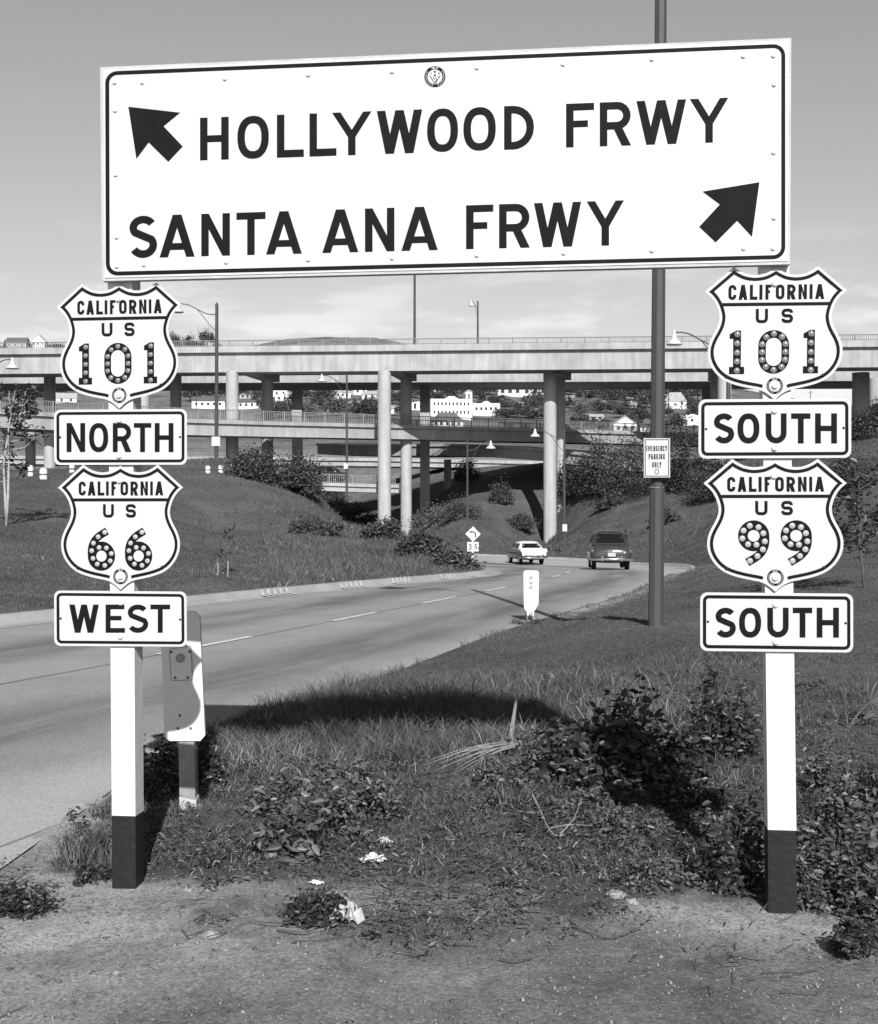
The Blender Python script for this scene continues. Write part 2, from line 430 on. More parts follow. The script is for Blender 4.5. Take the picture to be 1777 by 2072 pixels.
# ------------------------------------------------------------------ ground sheet
def ground_material():
    m = bpy.data.materials.new('earth and turf'); m.use_nodes = True
    nt = m.node_tree; N, L = nt.nodes, nt.links; p = N['Principled BSDF']
    p.inputs['Roughness'].default_value = 0.95; p.inputs['Specular IOR Level'].default_value = 0.1
    t = N.new('ShaderNodeTexCoord')
    def noise(sc, det=8, ro=.6):
        n = N.new('ShaderNodeTexNoise'); n.inputs['Scale'].default_value = sc; n.inputs['Detail'].default_value = det; n.inputs['Roughness'].default_value = ro
        L.new(t.outputs['Object'], n.inputs['Vector']); return n.outputs['Fac']
    def rng_(v, a, b, c, d):
        r = N.new('ShaderNodeMapRange'); r.inputs['From Min'].default_value, r.inputs['From Max'].default_value = a, b
        r.inputs['To Min'].default_value, r.inputs['To Max'].default_value = c, d; L.new(v, r.inputs['Value']); return r.outputs[0]
    def math_(op, a, b):
        n = N.new('ShaderNodeMath'); n.operation = op
        for i, v in enumerate((a, b)):
            if isinstance(v, (int, float)): n.inputs[i].default_value = v
            else: L.new(v, n.inputs[i])
        return n.outputs[0]
    def mix(f, a, b):
        n = N.new('ShaderNodeMix'); n.data_type = 'FLOAT'
        for s, v in (('Factor', f), ('A', a), ('B', b)):
            if isinstance(v, (int, float)): n.inputs[s].default_value = v
            else: L.new(v, n.inputs[s])
        return n.outputs['Result']
    def attr(nm):
        a = N.new('ShaderNodeAttribute'); a.attribute_name = nm; return a.outputs['Fac']
    grit = math_('MULTIPLY', rng_(noise(48, 7, .8), .32, .68, .42, 1.62), rng_(noise(9, 5, .7), .3, .7, .8, 1.2))
    patch = rng_(noise(.8, 8, .72), .34, .66, .50, 1.30)
    soil = math_('MULTIPLY', math_('MULTIPLY', mix(attr('sand'), .19, .40), grit), patch)
    vor = N.new('ShaderNodeTexVoronoi'); vor.inputs['Scale'].default_value = 38; L.new(t.outputs['Object'], vor.inputs['Vector'])
    peb = rng_(vor.outputs['Distance'], .10, .16, 1.0, 0.0)
    pebsel = rng_(noise(23, 2), .56, .6, 0, 1)
    soil = mix(math_('MULTIPLY', peb, pebsel), soil, rng_(noise(14, 2), .3, .7, .08, .55))
    turf = math_('MULTIPLY', rng_(noise(.35, 6), .3, .7, .065, .125), rng_(noise(9, 6, .7), .3, .7, .65, 1.35))
    brush = math_('MULTIPLY', rng_(noise(.05, 8, .65), .34, .66, .085, .21), rng_(noise(.5, 6, .7), .3, .7, .6, 1.4))
    dm = rng_(math_('ADD', attr('dirt'), rng_(noise(2.6, 6), .3, .7, -.28, .28)), .35, .65, 0, 1)
    c = mix(attr('far'), mix(dm, turf, soil), brush)
    L.new(c, p.inputs['Base Color'])
    b = N.new('ShaderNodeBump'); b.inputs['Strength'].default_value = .6; b.inputs['Distance'].default_value = .025
    L.new(math_('ADD', noise(60, 5, .7), math_('MULTIPLY', peb, .35)), b.inputs['Height']); L.new(b.outputs[0], p.inputs['Normal'])
    return m
def dirt_mask(X, Y):
    yb = 5.62 - .2 * X + .5 * np.clip(-1.2 - X, 0, .6) + fbm(X * 1.5, Y * 1.5, 3, 4) * 1.5
    d = np.clip((yb - Y) / 1.0 + .5, 0, 1)
    d = np.maximum(d, np.clip(1.25 * np.exp(-((X - 1.25) / .6) ** 2 - ((Y - 5.5) / .42) ** 2) + fbm(X * 4, Y * 4, 3, 6) * .5, 0, 1) * (Y < 6.2))
    k = np.where((Y < 12) & (X < 1))[0]
    if len(k):
        pd = poly_dist(X[k], Y[k], ROADPOLY)
        d[k] = np.maximum(d[k], np.clip(1.1 - pd / .35, 0, 1) * (Y[k] < 8.6))
    k = np.where((Y > 22) & (Y < 66) & (X > 0) & (X < 16))[0]
    if len(k):
        pd = poly_dist(X[k], Y[k], ROADPOLY)
        d[k] = np.maximum(d[k], np.clip(1.0 - pd / .7, 0, 1))
    return d
def sand_mask(X, Y):      # washed-out pale gravel along the road edge, by the left post and in a strip at the right post
    n = fbm(X * 1.1, Y * 1.1, 4, 63) * 1.1
    left = np.clip(.9 - (X + 1.2) / 1.3, 0, 1) * np.clip((Y - 4.4) / .9, .25, 1)
    strip = np.exp(-((Y - (6.15 - .42 * X)) / .28) ** 2) * np.clip((X - .3) / .5, 0, 1)
    rd = np.clip((Y - 15) / 6, 0, 1)
    return np.clip(np.maximum(np.maximum(left, strip), rd) + n * .8, 0, 1)
tY = [4.0]
while tY[-1] < 212: tY.append(tY[-1] * 1.0105)
while tY[-1] < 9000: tY.append(tY[-1] * 1.03)
tY = np.array(tY)
us = np.concatenate([np.linspace(-3.0, -.48, 36)[:-1], np.linspace(-.48, .48, 241), np.linspace(.48, 3.0, 36)[1:]])
GX = (us[None, :] * tY[:, None]).ravel(); GY = np.repeat(tY - 6.0, len(us))
GZ = H(GX, GY)
nr, nc = len(tY), len(us)
ii = (np.arange(nr - 1)[:, None] * nc + np.arange(nc - 1)[None]).ravel()
ground = np_mesh('ground', np.column_stack([GX, GY, GZ]), np.column_stack([ii, ii + 1, ii + nc + 1, ii + nc]), ground_material(),
                 attrs={'dirt': dirt_mask(GX, GY), 'sand': sand_mask(GX, GY), 'far': np.clip((GY - 130) / 60, 0, 1)}, smooth=True)
structure(ground)

# ------------------------------------------------------------------ road sheet, kerb, painted lines
def road_material():
    m = bpy.data.materials.new('worn concrete road'); m.use_nodes = True
    nt = m.node_tree; N, L = nt.nodes, nt.links; p = N['Principled BSDF']
    p.inputs['Roughness'].default_value = .85; p.inputs['Specular IOR Level'].default_value = .2
    t = N.new('ShaderNodeTexCoord'); a = N.new('ShaderNodeAttribute'); a.attribute_name = 'offset'
    s_ = N.new('ShaderNodeAttribute'); s_.attribute_name = 'along'
    def noise(sc, det=6, vec=None):
        n = N.new('ShaderNodeTexNoise'); n.inputs['Scale'].default_value = sc; n.inputs['Detail'].default_value = det; n.inputs['Roughness'].default_value = .65
        L.new(vec or t.outputs['Object'], n.inputs['Vector']); return n.outputs['Fac']
    def mm(op, x, y=0.0):
        n = N.new('ShaderNodeMath'); n.operation = op
        for i, v in enumerate((x, y)):
            if isinstance(v, (int, float)): n.inputs[i].default_value = v
            else: L.new(v, n.inputs[i])
        return n.outputs[0]
    def rr(v, a0, b0, c0, d0):
        r = N.new('ShaderNodeMapRange'); r.interpolation_type = 'SMOOTHSTEP'
        r.inputs['From Min'].default_value, r.inputs['From Max'].default_value = a0, b0
        r.inputs['To Min'].default_value, r.inputs['To Max'].default_value = c0, d0; L.new(v, r.inputs['Value']); return r.outputs[0]
    cmb = N.new('ShaderNodeCombineXYZ'); L.new(mm('MULTIPLY', s_.outputs['Fac'], .16), cmb.inputs[0]); L.new(mm('MULTIPLY', a.outputs['Fac'], 1.3), cmb.inputs[1])
    streak = noise(1.0, 6, cmb.outputs[0])
    ad = mm('ABSOLUTE', a.outputs['Fac'])
    band = rr(mm('ABSOLUTE', mm('SUBTRACT', ad, 1.95)), 0.15, 1.25, 1, 0)                   # oil and tyre wear along each lane
    band = mm('MULTIPLY', band, rr(streak, .3, .62, .25, 1.0))
    base = mm('MULTIPLY', .298, rr(noise(.45), .3, .7, .9, 1.1))
    base = mm('MULTIPLY', base, rr(noise(60, 5), .3, .7, .70, 1.28))
    base = mm('MULTIPLY', base, mm('SUBTRACT', 1.0, mm('MULTIPLY', band, .50)))
    edge = rr(a.outputs['Fac'], 2.9, 3.7, 0.0, 1.0)                                          # dusty outer edge
    base = mm('ADD', base, mm('MULTIPLY', edge, .10))
    seam = mm('MAXIMUM', rr(mm('ABSOLUTE', a.outputs['Fac']), .015, .05, 1, 0), rr(mm('ABSOLUTE', mm('SUBTRACT', a.outputs['Fac'], 4.22)), .008, .022, 1, 0))
    base = mm('MULTIPLY', base, mm('SUBTRACT', 1.0, mm('MULTIPLY', seam, .5)))
    L.new(base, p.inputs['Base Color'])
    b = N.new('ShaderNodeBump'); b.inputs['Strength'].default_value = .25; b.inputs['Distance'].default_value = .01
    L.new(noise(90, 4), b.inputs['Height']); L.new(b.outputs[0], p.inputs['Normal'])
    return m
def centre_offset(P):
    d = np.full(len(P), 1e9); sg = np.zeros(len(P)); al = np.zeros(len(P)); s0 = 0.0
    for i in range(len(CC) - 1):
        a, b = CC[i], CC[i + 1]; e = b - a; L = math.hypot(*e)
        t = np.clip(((P - a) @ e) / (L * L), 0, 1); q = P - a - t[:, None] * e
        dd = np.hypot(q[:, 0], q[:, 1]); c = e[0] * q[:, 1] - e[1] * q[:, 0]
        k = dd < d; d[k] = dd[k]; sg[k] = np.where(c[k] < 0, 1, -1); al[k] = s0 + t[k] * L; s0 += L
    return d * sg, al
NA = 40
Pr = np.array([[LC[i] + (RC[i] - LC[i]) * k / NA for k in range(NA + 1)] for i in range(len(LC))]).reshape(-1, 2)
ii = (np.arange(len(LC) - 1)[:, None] * (NA + 1) + np.arange(NA)[None]).ravel()
off, along = centre_offset(Pr)
road = np_mesh('road', np.column_stack([Pr, zr(Pr[:, 1]) - .006]), np.column_stack([ii, ii + 1, ii + NA + 2, ii + NA + 1]), road_material(), attrs={'offset': off, 'along': along}, smooth=True)
structure(road)

def left_normal(P):
    t = np.gradient(P, axis=0); t /= np.linalg.norm(t, axis=1)[:, None]
    return np.column_stack([-t[:, 1], t[:, 0]])
def kerb(P, side, name, wall=.15, gut=.4):
    nrm = left_normal(P) * side; prof = [(-gut, .000), (-.08, -.012 + .016), (.0, .03), (.05, wall), (.26, wall + .01), (.27, -.15), (-gut, -.15)]
    V = [(P[i][0] + nrm[i][0] * o, P[i][1] + nrm[i][1] * o, float(zr(P[i][1])) + h * (min(1, i / 12) if side < 0 else 1) ) for i in range(len(P)) for o, h in prof]
    n = len(prof); Fc = [(i * n + k, i * n + k + 1, (i + 1) * n + k + 1, (i + 1) * n + k) for i in range(len(P) - 1) for k in range(n - 1)]
    return structure(np_mesh(name, V, Fc, KERB))
LK = LC[10:140]
kerb_left = kerb(LK, 1, 'kerb')
outer = RC[86:]
kerb_far = kerb(outer, -1, 'kerb', .16, .6)

def stripe(P, w, z):
    n = left_normal(P); V, Fc = [], []
    for i in range(len(P)):
        for s in (-.5, .5): V.append((P[i][0] + n[i][0] * w * s, P[i][1] + n[i][1] * w * s, float(zr(P[i][1])) + z))
    Fc = [(2 * i, 2 * i + 1, 2 * i + 3, 2 * i + 2) for i in range(len(P) - 1)]
    return V, Fc
seg = np.hypot(*np.diff(CC, axis=0).T); cum = np.concatenate([[0], np.cumsum(seg)])
def along_c(s): return np.array([np.interp(s, cum, CC[:, 0]), np.interp(s, cum, CC[:, 1])]).T
def s_of_y(y): return float(np.interp(y, CC[:120, 1], cum[:120]))
lane_marking = None
dash_y = [(6.0, 9.5), (16.0, 18.4), (21.3, 23.3), (26.0, 28.5), (31.2, 33.6), (37.0, 39.3), (42.2, 44.6), (47.5, 49.8), (53, 55.6), (58.5, 61), (64.5, 67), (70, 72.4)]
V, Fc = [], []
for y0, y1 in dash_y:
    v, f = stripe(along_c(np.linspace(s_of_y(y0), s_of_y(y1), 10)), .11, .004)
    Fc += [tuple(i + len(V) for i in q) for q in f]; V += v
lane_marking = structure(np_mesh('lane_marking', V, Fc, ROADPAINT))
# groups of white bars painted up the kerb face
cumL = np.concatenate([[0], np.cumsum(np.hypot(*np.diff(LK, axis=0).T))]); nL = left_normal(LK)
for px in (545, 712, 826, 905, 962):
    best = min(range(len(LK)), key=lambda i: abs(CX + LK[i][0] / max(LK[i][1], 1) * F - px) if LK[i][1] < 46 else 1e9)
    mbk = MB(); s0 = cumL[best]
    for k in range(5):
        s = s0 + (k - 2) * .30
        x, y = np.interp(s, cumL, LK[:, 0]), np.interp(s, cumL, LK[:, 1]); n = nL[best]; tg = np.array([n[1], -n[0]]); z = float(zr(y))
        q = []
        for o, h in ((-.30, .010), (-.004, .036), (.046, wall_h := .153), (.2, .163)):
            for e in (-.07, .07): q.append((x + n[0] * (o - .004) + tg[0] * (e + o * .35), y + n[1] * (o - .004) + tg[1] * (e + o * .35), z + h + .004))
        mbk.add(q, [(0, 1, 3, 2), (2, 3, 5, 4), (4, 5, 7, 6)])
    b = mbk.build('painted_bars', KERBW, parent=kerb_left)
# ------------------------------------------------------------------ lettering: highway alphabet drawn as strokes
def rect(x0, x1, y0, y1): return [(x0, y0), (x1, y0), (x1, y1), (x0, y1)]
def roundpath(pts, r, closed=False, n=6):
    out = []; m = len(pts)
    for i in range(m):
        p = np.array(pts[i], float)
        if not closed and i in (0, m - 1): out.append(tuple(p)); continue
        a, b = np.array(pts[i - 1], float), np.array(pts[(i + 1) % m], float)
        da, db = a - p, b - p; la, lb = np.linalg.norm(da), np.linalg.norm(db)
        rr = min(r if not hasattr(r, '__len__') else r[i], la * .5 if (closed or 0 < i - 1) else la, lb * .5 if (closed or i + 1 < m - 1) else lb)
        p0, p1 = p + da / la * rr, p + db / lb * rr
        for k in range(n + 1):
            t = k / n
            # quarter ellipse between p0 and p1 about the corner p
            c = p0 + p1 - p
            out.append(tuple(c + (p0 - c) * math.cos(t * math.pi / 2) + (p1 - c) * math.sin(t * math.pi / 2)))
    return out
def ribbon(path, t, closed=False):
    P = [np.array(p, float) for p in path]
    Q = [P[0]]
    for p in P[1:]:
        if np.linalg.norm(p - Q[-1]) > 1e-6: Q.append(p)
    P = Q
    if closed and np.linalg.norm(P[0] - P[-1]) < 1e-6: P.pop()
    n = len(P); L, R = [], []
    for i in range(n):
        a = P[(i - 1) % n] if (closed or i > 0) else None; b = P[(i + 1) % n] if (closed or i < n - 1) else None
        d1 = (P[i] - a) / np.linalg.norm(P[i] - a) if a is not None else None
        d2 = (b - P[i]) / np.linalg.norm(b - P[i]) if b is not None else None
        if d1 is None: d1 = d2
        if d2 is None: d2 = d1
        nn = np.array([-(d1 + d2)[1], (d1 + d2)[0]]); ln = np.linalg.norm(nn); nn = nn / ln if ln > 1e-9 else np.array([-d1[1], d1[0]])
        k = 1 / max(.35, nn @ np.array([-d1[1], d1[0]]))
        L.append(P[i] + nn * t / 2 * k); R.append(P[i] - nn * t / 2 * k)
    m = n if closed else n - 1
    return [[tuple(R[i]), tuple(R[(i + 1) % n]), tuple(L[(i + 1) % n]), tuple(L[i])] for i in range(m)]
def arc(cx, cy, rx, ry, a0, a1, n=14):
    return [(cx + rx * math.cos(math.radians(a0 + (a1 - a0) * k / n)), cy + ry * math.sin(math.radians(a0 + (a1 - a0) * k / n))) for k in range(n + 1)]
def lineX(p, q, r, s):
    x1, y1 = p; x2, y2 = q; x3, y3 = r; x4, y4 = s
    d = (x1 - x2) * (y3 - y4) - (y1 - y2) * (x3 - x4)
    a, b = x1 * y2 - y1 * x2, x3 * y4 - y3 * x4
    return ((a * (x3 - x4) - (x1 - x2) * b) / d, (a * (y3 - y4) - (y1 - y2) * b) / d)
def glyph(ch, w, t, block=False):
    """pieces of a capital one unit high and w wide; a piece is a polygon"""
    h = t * 1.12; c = w / 2; b = t / 2
    rad = t * 1.0 if block else min(.36, w * .5)
    if ch == 'I': return [rect(c - b, c + b, 0, 1)]
    if ch == 'H': return [rect(0, t, 0, 1), rect(w - t, w, 0, 1), rect(t, w - t, .5 - b * .92, .5 + b * .92)]
    if ch == 'L': return [rect(0, t, 0, 1), rect(t, w, 0, t)]
    if ch == 'T': return [rect(0, w, 1 - t * .95, 1), rect(c - b, c + b, 0, 1 - t * .95)]
    if ch == 'E': return [rect(0, t, 0, 1), rect(t, w * .97, 1 - t * .95, 1), rect(t, w, 0, t * .95), rect(t, w * .82, .52 - b * .9, .52 + b * .9)]
    if ch == 'F': return [rect(0, t, 0, 1), rect(t, w, 1 - t * .95, 1), rect(t, w * .78, .53 - b * .9, .53 + b * .9)]
    if ch in 'O0':
        if block: return ribbon(roundpath([(b, b), (w - b, b), (w - b, 1 - b), (b, 1 - b)], rad, True), t, True)
        P = []
        for k in range(44):
            a = 2 * math.pi * k / 44; e = 2 / 2.35
            P.append((c + (c - b) * math.copysign(abs(math.cos(a)) ** e, math.cos(a)), .5 + (.5 - b) * math.copysign(abs(math.sin(a)) ** e, math.sin(a))))
        return ribbon(P, t, True)
    if ch == 'U': return ribbon(roundpath([(b, 1), (b, b), (w - b, b), (w - b, 1)], rad if block else (w - t) / 2 * 1.0), t)
    if ch == 'D': return [rect(0, t, 0, 1)] + ribbon(roundpath([(t, 1 - b), (w - b, 1 - b), (w - b, b), (t, b)], rad * 1.15), t)
    if ch in 'PR':
        ym = .46 if ch == 'R' else .42
        o = [rect(0, t, 0, 1)] + ribbon(roundpath([(t, 1 - b), (w - b, 1 - b), (w - b, ym), (t, ym)], rad if block else (1 - b - ym) / 2), t)
        if ch == 'R': o.append([(w - h * 1.05, 0), (w + .01, 0), (w * .60 + h * .35, ym), (w * .60 - h * .72, ym)])
        return o
    if ch == 'C': return ribbon(roundpath([(w - b, .66), (w - b, 1 - b), (b, 1 - b), (b, b), (w - b, b), (w - b, .34)], rad if block else (w - t) / 2), t)
    if ch == 'G': return ribbon(roundpath([(w - b, .68), (w - b, 1 - b), (b, 1 - b), (b, b), (w - b, b), (w - b, .46), (c, .46)], [0, rad, rad, rad, rad, 0, 0]), t)
    if ch == 'S':
        if block: return ribbon(roundpath([(w - b, .70), (w - b, 1 - b), (b, 1 - b), (b, .5), (w - b, .5), (w - b, b), (b, b), (b, .30)], rad), t)
        r = (1 - t) / 4; rx = c - b
        P = arc(c, 1 - b - r * .94, rx * .97, r * .94, 28, 215, 18) + arc(c, b + r * 1.06, rx, r * 1.06, 35, -152, 18)
        return ribbon(P, t)
    if ch == 'Y':
        ym = .42; yi = 1 - (1 - ym) * (c - h) / (c - b)
        return [[(0, 1), (c - b, ym), (c - b, 0), (c + b, 0), (c + b, ym), (w, 1), (w - h, 1), (c, yi), (h, 1)]]
    if ch == 'W':
        x1, x2 = w * .285, w * .715; g = h / 2
        I1 = lineX((h, 1), (x1 + g, 0), (x1 - g, 0), (c - g, 1)); I2 = lineX((x1 + g, 0), (c + g, 1), (x2 - g, 0), (c - g, 1))
        return [[(0, 1), (x1 - g, 0), (x1 + g, 0), I2, (x2 - g, 0), (x2 + g, 0), (w, 1), (w - h, 1), (w - I1[0], I1[1]), (c + g, 1), (c - g, 1), I1, (h, 1)]]
    if ch == 'A':
        ha = h * 1.05; sl = c - ha / 2; yi = (c - h) / sl; y0, y1 = .17, .17 + t * .9
        xi = lambda y: h + sl * y
        return [[(0, 0), (h, 0), (c, yi), (c, 1), (c - ha / 2, 1)], [(w, 0), (c + ha / 2, 1), (c, 1), (c, yi), (w - h, 0)],
                [(xi(y0), y0), (w - xi(y0), y0), (w - xi(y1), y1), (xi(y1), y1)]]
    if ch == 'N': return [rect(0, t, 0, 1), rect(w - t, w, 0, 1), [(t, 1), (t, 1 - t * 2.1), (w - t, 0), (w - t, t * 2.1)]]
    if ch == 'M': return [rect(0, t, 0, 1), rect(w - t, w, 0, 1), [(t, 1), (t, 1 - t * 2), (c, .28), (c, .28 + t * 2)], [(w - t, 1), (c, .28 + t * 2), (c, .28), (w - t, 1 - t * 2)]]
    if ch == 'K': return [rect(0, t, 0, 1), [(t, .30), (w - h * .9, 1), (w, 1), (t, .30 + t * 1.7)], [(w * .42, .60), (w - h, 0), (w, 0), (w * .58, .72)]]
    if ch == '3': return ribbon(arc(c, .745, c - b, .255 - b, 150, -90, 12) + arc(c, .265, c - b, .265 - b + .02, 90, -150, 12), t)
    if ch == '5': return [rect(b, w, 1 - t, 1), rect(b, b + t, .5, 1 - t)] + ribbon(arc(c - .02, .31, c - b + .02, .31 - b, 140, -150, 16), t)
    raise KeyError(ch)
def letters(items, x_of, base, cap, t, block=False):
    """items: (char, x0, x1); returns polygons in the drawing units of x"""
    out = []
    for ch, x0, x1 in items:
        xm = (x0 + x1) / 2; hgt = abs(base(xm) - cap(xm)); w = (x1 - x0) / hgt
        for pc in glyph(ch, w, t / hgt, block):
            out.append([(x0 + u * hgt, base(x0 + u * hgt) + (cap(x0 + u * hgt) - base(x0 + u * hgt)) * v) for u, v in pc])
    return out

# ------------------------------------------------------------------ the sign's plane, turned about six degrees from the view
PL = Vector(((210 - CX) / F * 5.99, 5.99, 0)); PR = Vector(((1600 - CX) / F * 5.64, 5.64, 0))
SD = (PR - PL).normalized(); SN = Vector((SD.y, -SD.x, 0))           # along the sign, and out of its face
def S(px, py, off=0.0):
    d = Vector(((px - CX) / F, 1.0, -(py - CY) / F)); o = Vector((0, 0, HC))
    t = ((PL + SN * off - o).dot(SN)) / d.dot(SN)
    return o + d * t
class Crop:
    """measurements taken in an enlarged piece of the photograph -> photo units"""
    def __init__(s, x0, y0, k): s.x0, s.y0, s.k = x0, y0, k
    def __call__(s, x, y): return ((s.x0 + x * s.k) / 1.1328, (s.y0 + y * s.k) / 1.1328)
def decal(polys, off, mp, name, mat, parent, lift=.0009):
    mb = MB()
    for k, p in enumerate(polys):
        q = [S(*mp(x, y), off + lift + (k % 40) * .00003) for x, y in p]
        nrm = Vector((0, 0, 0))
        for i in range(len(q)): nrm += q[i].cross(q[(i + 1) % len(q)])
        if (nrm.dot(SN)) < 0: q = q[::-1]
        mb.add(q, [tuple(range(len(q)))])
    return mb.build(name, mat, parent=parent)
ident = lambda x, y: (x, y)
bolt_mb = MB().lathe([(.0115, 0), (.0115, .0015), (.0085, .004), (.0085, .0075), (.004, .0095), (0, .0098)], n=12, axis=SN)
BOLTMESH = None
def bolts(pts, off, mp, parent, sc=1.0):
    global BOLTMESH
    for x, y in pts:
        p = S(*mp(x, y), off + .0012)
        if BOLTMESH is None:
            b = bolt_mb.build('bolt', BOLT, parent=None, smooth=False); BOLTMESH = b.data
        else:
            b = bpy.data.objects.new('bolt', BOLTMESH); COL.objects.link(b)
        b.parent = parent; b.location = p - ORG[parent.name]; b.scale = (sc, sc, sc)
def plate(poly, off, thick, mp, name, mat, parent=None, origin=None):
    q = [S(*mp(x, y), off) for x, y in poly]
    nrm = Vector((0, 0, 0))
    for i in range(len(q)): nrm += q[i].cross(q[(i + 1) % len(q)])
    if nrm.dot(SN) < 0: q = q[::-1]
    return MB().prism(q, -SN * thick).build(name, mat, parent=parent, origin=origin)
def emblem(cx, cy, r, off, mp, parent, bear=True, dx=1.0):
    def cpts(rr, n=40): return [(cx + rr * dx * math.cos(2 * math.pi * k / n), cy + rr * math.sin(2 * math.pi * k / n)) for k in range(n)]
    ring = ribbon(cpts(r * .86), r * .30, True)
    e = decal(ring, off, mp, 'emblem_ring', BLACK, parent, .0004)
    marks = []
    def on_ring(a, w, h, rr=.86):      # a small upright stroke standing on the ring, a in degrees from the top
        ca, sa = math.sin(math.radians(a)), -math.cos(math.radians(a))
        o = (cx + ca * r * rr * dx, cy + sa * r * rr); tx, ty = -sa, ca
        return [(o[0] + (tx * u + ca * v) * r * dx, o[1] + (ty * u + sa * v) * r) for u, v in ((-w, -h), (w, -h), (w, h), (-w, h))]
    for k, ch in enumerate('CALIF'):   # the word at the top of the ring
        a0 = (k - 2) * 8.5; w = .13 if ch != 'I' else .05; hh = .19
        for pc in glyph(ch, w / hh, .22, True):
            P = []
            for u, v in pc:
                a = math.radians(a0) + (u * hh - w / 2) / .86; rr = r * (.86 - hh / 2 + v * hh)
                P.append((cx + math.sin(a) * rr * dx, cy - math.cos(a) * rr))
            marks.append(P)
    for a in list(range(52, 165, 13)) + list(range(196, 310, 13)):
        if a in (97, 106) or a in (246, 255): continue
        marks.append(on_ring(a, .022, .07)); marks.append(on_ring(a + 4.5, .010, .05))
    decal(marks, off, mp, 'emblem_marks', WHITE, parent, .0018)
    if bear:                           # poppy with two leaves and buds
        f = lambda x, y: (cx + x * r, cy + y * r)
        pol = ribbon([f(-.52, -.12), f(-.22, .32), f(.0, .66)], r * .085) + ribbon([f(.52, -.12), f(.2, .32), f(.06, .66)], r * .085)
        pol += ribbon([f(-.02, -.2), f(.14, .1), f(.05, .66)], r * .06) + ribbon([f(-.02, -.2), f(-.16, .05), f(-.04, .3)], r * .05)
        pol += [[f(-.15, -.62), f(-.02, -.5), f(.12, -.62), f(.1, -.42), f(-.02, -.36), f(-.12, -.42)], [f(-.1, -.24), f(.1, -.24), f(.06, -.08), f(-.08, -.08)],
                [f(-.4, -.36), f(-.32, -.42), f(-.3, -.3), f(-.38, -.26)], [f(.33, -.38), f(.44, -.42), f(.46, -.28), f(.36, -.22), f(.3, -.28)], [f(-.14, .02), f(.0, .18), f(-.06, .26), f(-.15, .14)]]
        decal(pol, off, mp, 'emblem_flower', BLACK, parent, .0004)
    return e

# ------------------------------------------------------------------ the big board
R1, R2 = Crop(0, 60, .56275), Crop(1000, 60, .57006)
TL, TR, BR_, BL_ = (202.7, 135.9), (1601.4, 76.6), (1599.0, 534.5), (206.7, 568.6)
def inset(c, a): return c
o_ = S(206, 568, -.05); o_.z -= 0
board = thing('guide_sign', 'wide white board with black arrows reading HOLLYWOOD FRWY and SANTA ANA FRWY', 'road sign', tuple(S(900, 552, -.05)))
plate([TL, TR, BR_, BL_], -.004, .046, ident, 'frame', FRAMEW, board)
def lerp2(a, b, t): return (a[0] + (b[0] - a[0]) * t, a[1] + (b[1] - a[1]) * t)
def quad_uv(u, v): return lerp2(lerp2(TL, TR, u), lerp2(BL_, BR_, u), v)
panel = plate([quad_uv(.004, .012), quad_uv(.996, .012), quad_uv(.996, .986), quad_uv(.004, .986)], 0.0, .006, ident, 'panel', WHITE, board)
cs = [(217, 148.5), (1585.2, 92.5), (1585.2, 519.8), (218.3, 553.8)]
decal(ribbon(roundpath(cs, 20, True), 8.0, True), 0, ident, 'border', BLACK, board)
bl = lambda p, q: (lambda x: p[1] + (q[1] - p[1]) * (x - p[0]) / (q[0] - p[0]))
L1 = [('H', 404.9, 463), ('O', 480.4, 544.2), ('L', 560.4, 615), ('L', 626.4, 681), ('Y', 672, 752), ('W', 762.6, 854.5), ('O', 864.4, 927), ('O', 937.8, 1003.4), ('D', 1020.2, 1080.6),
      ('F', 1145.5, 1202.4), ('R', 1213.8, 1276.3), ('W', 1287.9, 1388.6), ('Y', 1396, 1474)]
for part_ in (L1[:9], L1[9:]): decal(letters(part_, None, bl((404.9, 324.7), (1433.8, 288.5)), bl((404.9, 238.3), (1474, 197.4)), 15.3), 0, ident, 'lettering', BLACK, board)
L2 = [('S', 261.5, 318), ('A', 323, 394), ('N', 407.4, 465.5), ('T', 478.4, 537.5), ('A', 538.3, 611), ('A', 652.3, 725.3), ('N', 738.7, 798.3), ('A', 812.3, 886), ('F', 943.2, 998.5), ('R', 1010, 1071.5), ('W', 1080.6, 1176.2), ('Y', 1187.3, 1262.7)]
for part_ in (L2[:5], L2[5:8], L2[8:]): decal(letters(part_, None, bl((322.9, 520.9), (1225, 496.8)), bl((367.6, 434), (1262.7, 405.2)), 15.3), 0, ident, 'lettering', BLACK, board)
decal([[(523, 328), (735, 352), (667, 408), (745, 490), (686, 553), (606, 474), (556, 541)]], 0, R1, 'arrow', BLACK, board)
decal([[(1300, 627), (1270, 848), (1210, 783), (1124, 870), (1057, 807), (1140, 717), (1070, 665)]], 0, R2, 'arrow', BLACK, board)
E0 = Crop(950, 130, .05627)
emblem(838, 815, 428, 0, E0, board)
bolts([(468, 228), (580, 228), (917, 213), (1257, 197), (1598, 184), (470, 342), (472, 604), (476, 858), (476, 977), (587, 970), (922, 960), (1257, 950), (1598, 943)], 0, R1, board)
bolts([(164, 166), (510, 152), (868, 132), (1235, 120), (1356, 118), (1359, 234), (1357, 507), (1359, 770), (1355, 893), (1237, 893), (868, 901), (513, 911), (164, 920)], 0, R2, board)

